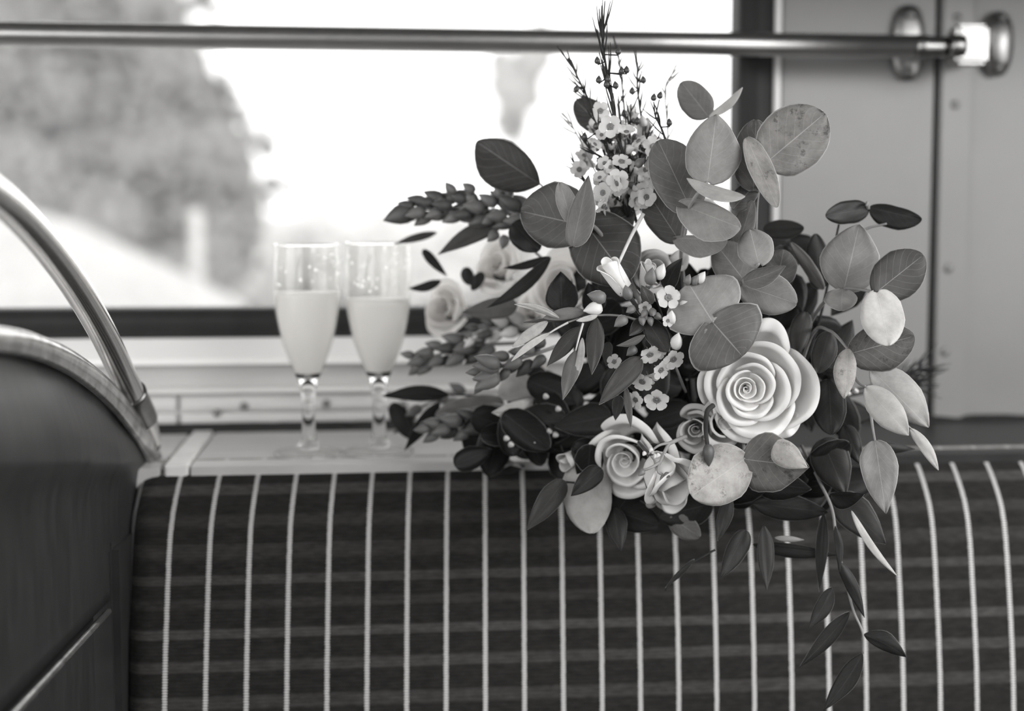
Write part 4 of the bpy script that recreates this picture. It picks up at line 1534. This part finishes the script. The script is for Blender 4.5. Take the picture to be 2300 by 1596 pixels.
# small buds round the waxflowers
bs = stem('waxflower_sprig', [(1540, 880, 1.15), (1500, 780, 1.11), (1460, 690, 1.10), (1430, 650, 1.1)], .0011, .0007, 'stemwood')
for px, py, ln, dx, dy, kd in ((1352, 690, 44, -1, -.2, 'bud_pale'), (1360, 672, 44, -1, .25, 'bud'), (1414, 672, 34, -.3, .9, 'bud'), (1407, 712, 36, -.8, -.6, 'bud'), (1425, 690, 26, -.5, -.3, 'bud'), (1507, 728, 34, 0, .6, 'bud_pale'),
                               (1517, 784, 40, .1, .7, 'bud_pale'), (1542, 640, 26, .2, .8, 'bud'), (1556, 640, 26, .4, .8, 'bud'), (1568, 636, 30, .5, .9, 'bud_pale'), (1465, 694, 24, 0, -.3, 'bud'), (1452, 696, 24, -.3, -.4, 'bud'),
                               (1440, 710, 24, .1, -.6, 'bud'), (1458, 712, 22, .2, -.8, 'bud'), (1470, 704, 22, .5, -.4, 'bud'), (1524, 682, 24, .4, .1, 'bud_pale'), (1428, 780, 30, -.6, -.5, 'bud_dark'), (1460, 640, 40, .1, .9, 'bud'), (1478, 628, 38, .3, .9, 'bud_pale'),
                               (1592, 1010, 46, .1, -.9, 'bud_dark')):
    bud(bs, px, py, 1.085, ln, (dx, dy, .35), kd)
stem('stalk', [(1602, 910, 1.08), (1588, 925, 1.075), (1585, 965, 1.075), (1589, 1000, 1.075)], .0021, .0016, 'stemdark', bs, label='dark hooked stalk crossing the small blooms')
bud(bs, 1589, 996, 1.075, 50, (.05, -1, .1), 'bud_dark', .75)
# forked twig with pale berries over the second rose
tw = stem('berry_twig', [(1540, 980, 1.12), (1512, 992, 1.10), (1500, 1000, 1.095), (1484, 1035, 1.085), (1476, 1050, 1.085)], .0018, .0011, 'stemwood')
stem('stalk', [(1506, 994, 1.097), (1480, 1000, 1.09), (1455, 1020, 1.09)], .0013, .0007, 'stemwood', tw)
stem('stalk', [(1482, 1038, 1.085), (1462, 1050, 1.08), (1444, 1056, 1.08)], .0013, .001, 'stemwood', tw)
stem('stalk', [(1480, 1042, 1.085), (1478, 1058, 1.08), (1488, 1066, 1.08)], .0013, .001, 'stemwood', tw)
for px, py in ((1464, 1006), (1449, 1014), (1474, 1020), (1480, 1018)):
    bud(tw, px, py, 1.088, 12, (-.4, -.6, .5), 'bud_pale', 1.2)
for px, py in ((1446, 1056), (1494, 1068), (1502, 1062)):
    bud(tw, px, py, 1.078, 20, (-.6, -.5, .5), 'bud', 1.0)
for px, py in ((1140, 986), (1150, 1000), (1206, 998), (1218, 1008), (1236, 970), (1250, 978), (1228, 892), (1256, 920), (1248, 800), (1905, 885), (1922, 880)):
    bud(tw, px, py, 1.2, 18, (-.3, .3, .8), 'bud_pale', 1.1)


# --- needle-leaved tops
def needle_sprig(pts, n, ln, mat, r=.0011, berries=(), seed=0, label=None, wide=.35, start=0.0):
    o = stem('needle_sprig', pts, r, r * .5, 'stemdark' if mat == 'needle' else 'stemwood', label=label)
    cur = spline([P(*q) for q in pts], 50)
    rs = random.Random(seed)
    vs_, fs = [], []
    for i in range(n):
        t = start + (1 - start) * i / n
        j = min(49, int(t * 50))
        p = cur[j]
        d = (cur[j + 1] - cur[j]).normalized()
        sd = d.orthogonal().normalized()
        sd = Matrix.Rotation(rs.uniform(0, 6.28), 3, d) @ sd
        L_ = ln * rs.uniform(.6, 1.2) * 1.13 / FPX
        dirn = (d + sd * rs.uniform(.15, wide * 2)).normalized()
        pa = [p, p + dirn * L_ * .5 + sd * L_ * .03, p + dirn * L_ + d * L_ * .06]
        tube_geo(spline(pa, 4), lambda u: .00075 * (1 - .75 * abs(u - .45) - .25 * u), 5, None, vs_, fs)
    q = mesh_obj('needles', vs_, fs, M[mat], o, BASE)
    q['kind'] = 'stuff'
    for px, py in berries:
        d0 = min(cur, key=lambda v: (v - P(px, py, (v - CAM).dot(FWD))).length)
        dd = (d0 - CAM).dot(FWD)
        bud(o, px, py + 7, dd - .004, 17, (random.uniform(-.3, .3), 1, .2), 'berry', 1.15, 'berry')
        stem('stalk', [((d0 - CAM).dot(RIGHT) / dd * FPX + CX, CY - (d0 - CAM).dot(UP) / dd * FPX, dd), (px, py + 8, dd - .004)], .0006, .0005, 'stemdark', o)
    return o


needle_sprig([(1420, 480, 1.16), (1395, 330, 1.13), (1370, 200, 1.12), (1354, 100, 1.115), (1356, 60, 1.115)], 56, 70, 'needle', .0014,
             ((1388, 116), (1397, 160), (1408, 158), (1345, 180), (1366, 178), (1363, 190), (1385, 192), (1343, 137)), 1, 'tallest needle leaved sprig with dark berries', .14)
needle_sprig([(1380, 440, 1.2), (1340, 270, 1.17), (1310, 200, 1.165), (1276, 130, 1.16)], 34, 44, 'needle', .0013, ((1293, 200),), 2)
needle_sprig([(1460, 440, 1.2), (1445, 300, 1.18), (1432, 200, 1.17), (1432, 140, 1.17)], 36, 40, 'needle', .0012, ((1447, 180), (1420, 205)), 3)
needle_sprig([(1500, 420, 1.2), (1500, 300, 1.19), (1494, 200, 1.185), (1514, 160, 1.18)], 16, 40, 'needle_pale', .0008, (), 4)
needle_sprig([(1520, 420, 1.16), (1496, 320, 1.14), (1482, 280, 1.135), (1472, 262, 1.135)], 14, 40, 'needle', .0013, ((1468, 220), (1481, 215), (1505, 276)), 5)
needle_sprig([(1400, 480, 1.2), (1340, 390, 1.18), (1295, 300, 1.18), (1272, 262, 1.18)], 18, 46, 'needle_pale', .0008, (), 6)
needle_sprig([(1440, 470, 1.17), (1370, 370, 1.15), (1330, 340, 1.14), (1312, 316, 1.14)], 22, 34, 'needle', .0013, (), 7)
needle_sprig([(1350, 470, 1.18), (1310, 400, 1.17), (1286, 368, 1.165)], 14, 40, 'needle', .0014, (), 8)
needle_sprig([(1410, 330, 1.2), (1396, 180, 1.19), (1386, 100, 1.19)], 20, 30, 'needle', .001, (), 9)
needle_sprig([(1450, 480, 1.17), (1400, 400, 1.15), (1360, 300, 1.14)], 22, 44, 'needle', .0014, (), 10)
for i in range(9):
    xx = 1330 + i * 19 + random.uniform(-10, 10)
    yy = random.uniform(215, 330)
    needle_sprig([(1410, 490, 1.15 + .01 * (i % 4)), (xx * .5 + 705, yy * .5 + 230, 1.14 + .01 * (i % 4)), (xx, yy, 1.14 + .01 * (i % 4))], 16, 40, 'needle', .0011, ((xx + 14, yy + 40), (xx - 12, yy + 64)), 30 + i)
tb = stem('waxflower_sprig', [(1430, 500, 1.16), (1405, 400, 1.14), (1390, 290, 1.13)], .0013, .0007, 'stemdark')
for i in range(46):
    yy = rb.triangular(250, 490, 400)
    bud(tb, 1402 + (yy - 360) * .15 + rb.gauss(0, 34), yy, rb.uniform(1.11, 1.2), rb.uniform(16, 30), (rb.uniform(-.8, .8), rb.uniform(-.2, 1), rb.uniform(0, .6)), 'bud_pale' if rb.random() < .7 else 'bud', 1.1)
# dark brushy tuft standing out against the cream wall
needle_sprig([(1900, 880, 1.3), (1990, 858, 1.31), (2070, 826, 1.32)], 70, 80, 'needle', .0016, (), 15, 'brushy needle tuft against the cream wall', wide=.45, start=.3)
needle_sprig([(1900, 890, 1.3), (1990, 872, 1.31), (2066, 862, 1.32)], 70, 80, 'needle', .0016, (), 16, None, wide=.45, start=.3)
# bright bare stem crossing the dark middle
stem('bare_stem', [(1445, 480, 1.10), (1418, 530, 1.095), (1390, 590, 1.09)], .0016, .0012, 'bud_pale')
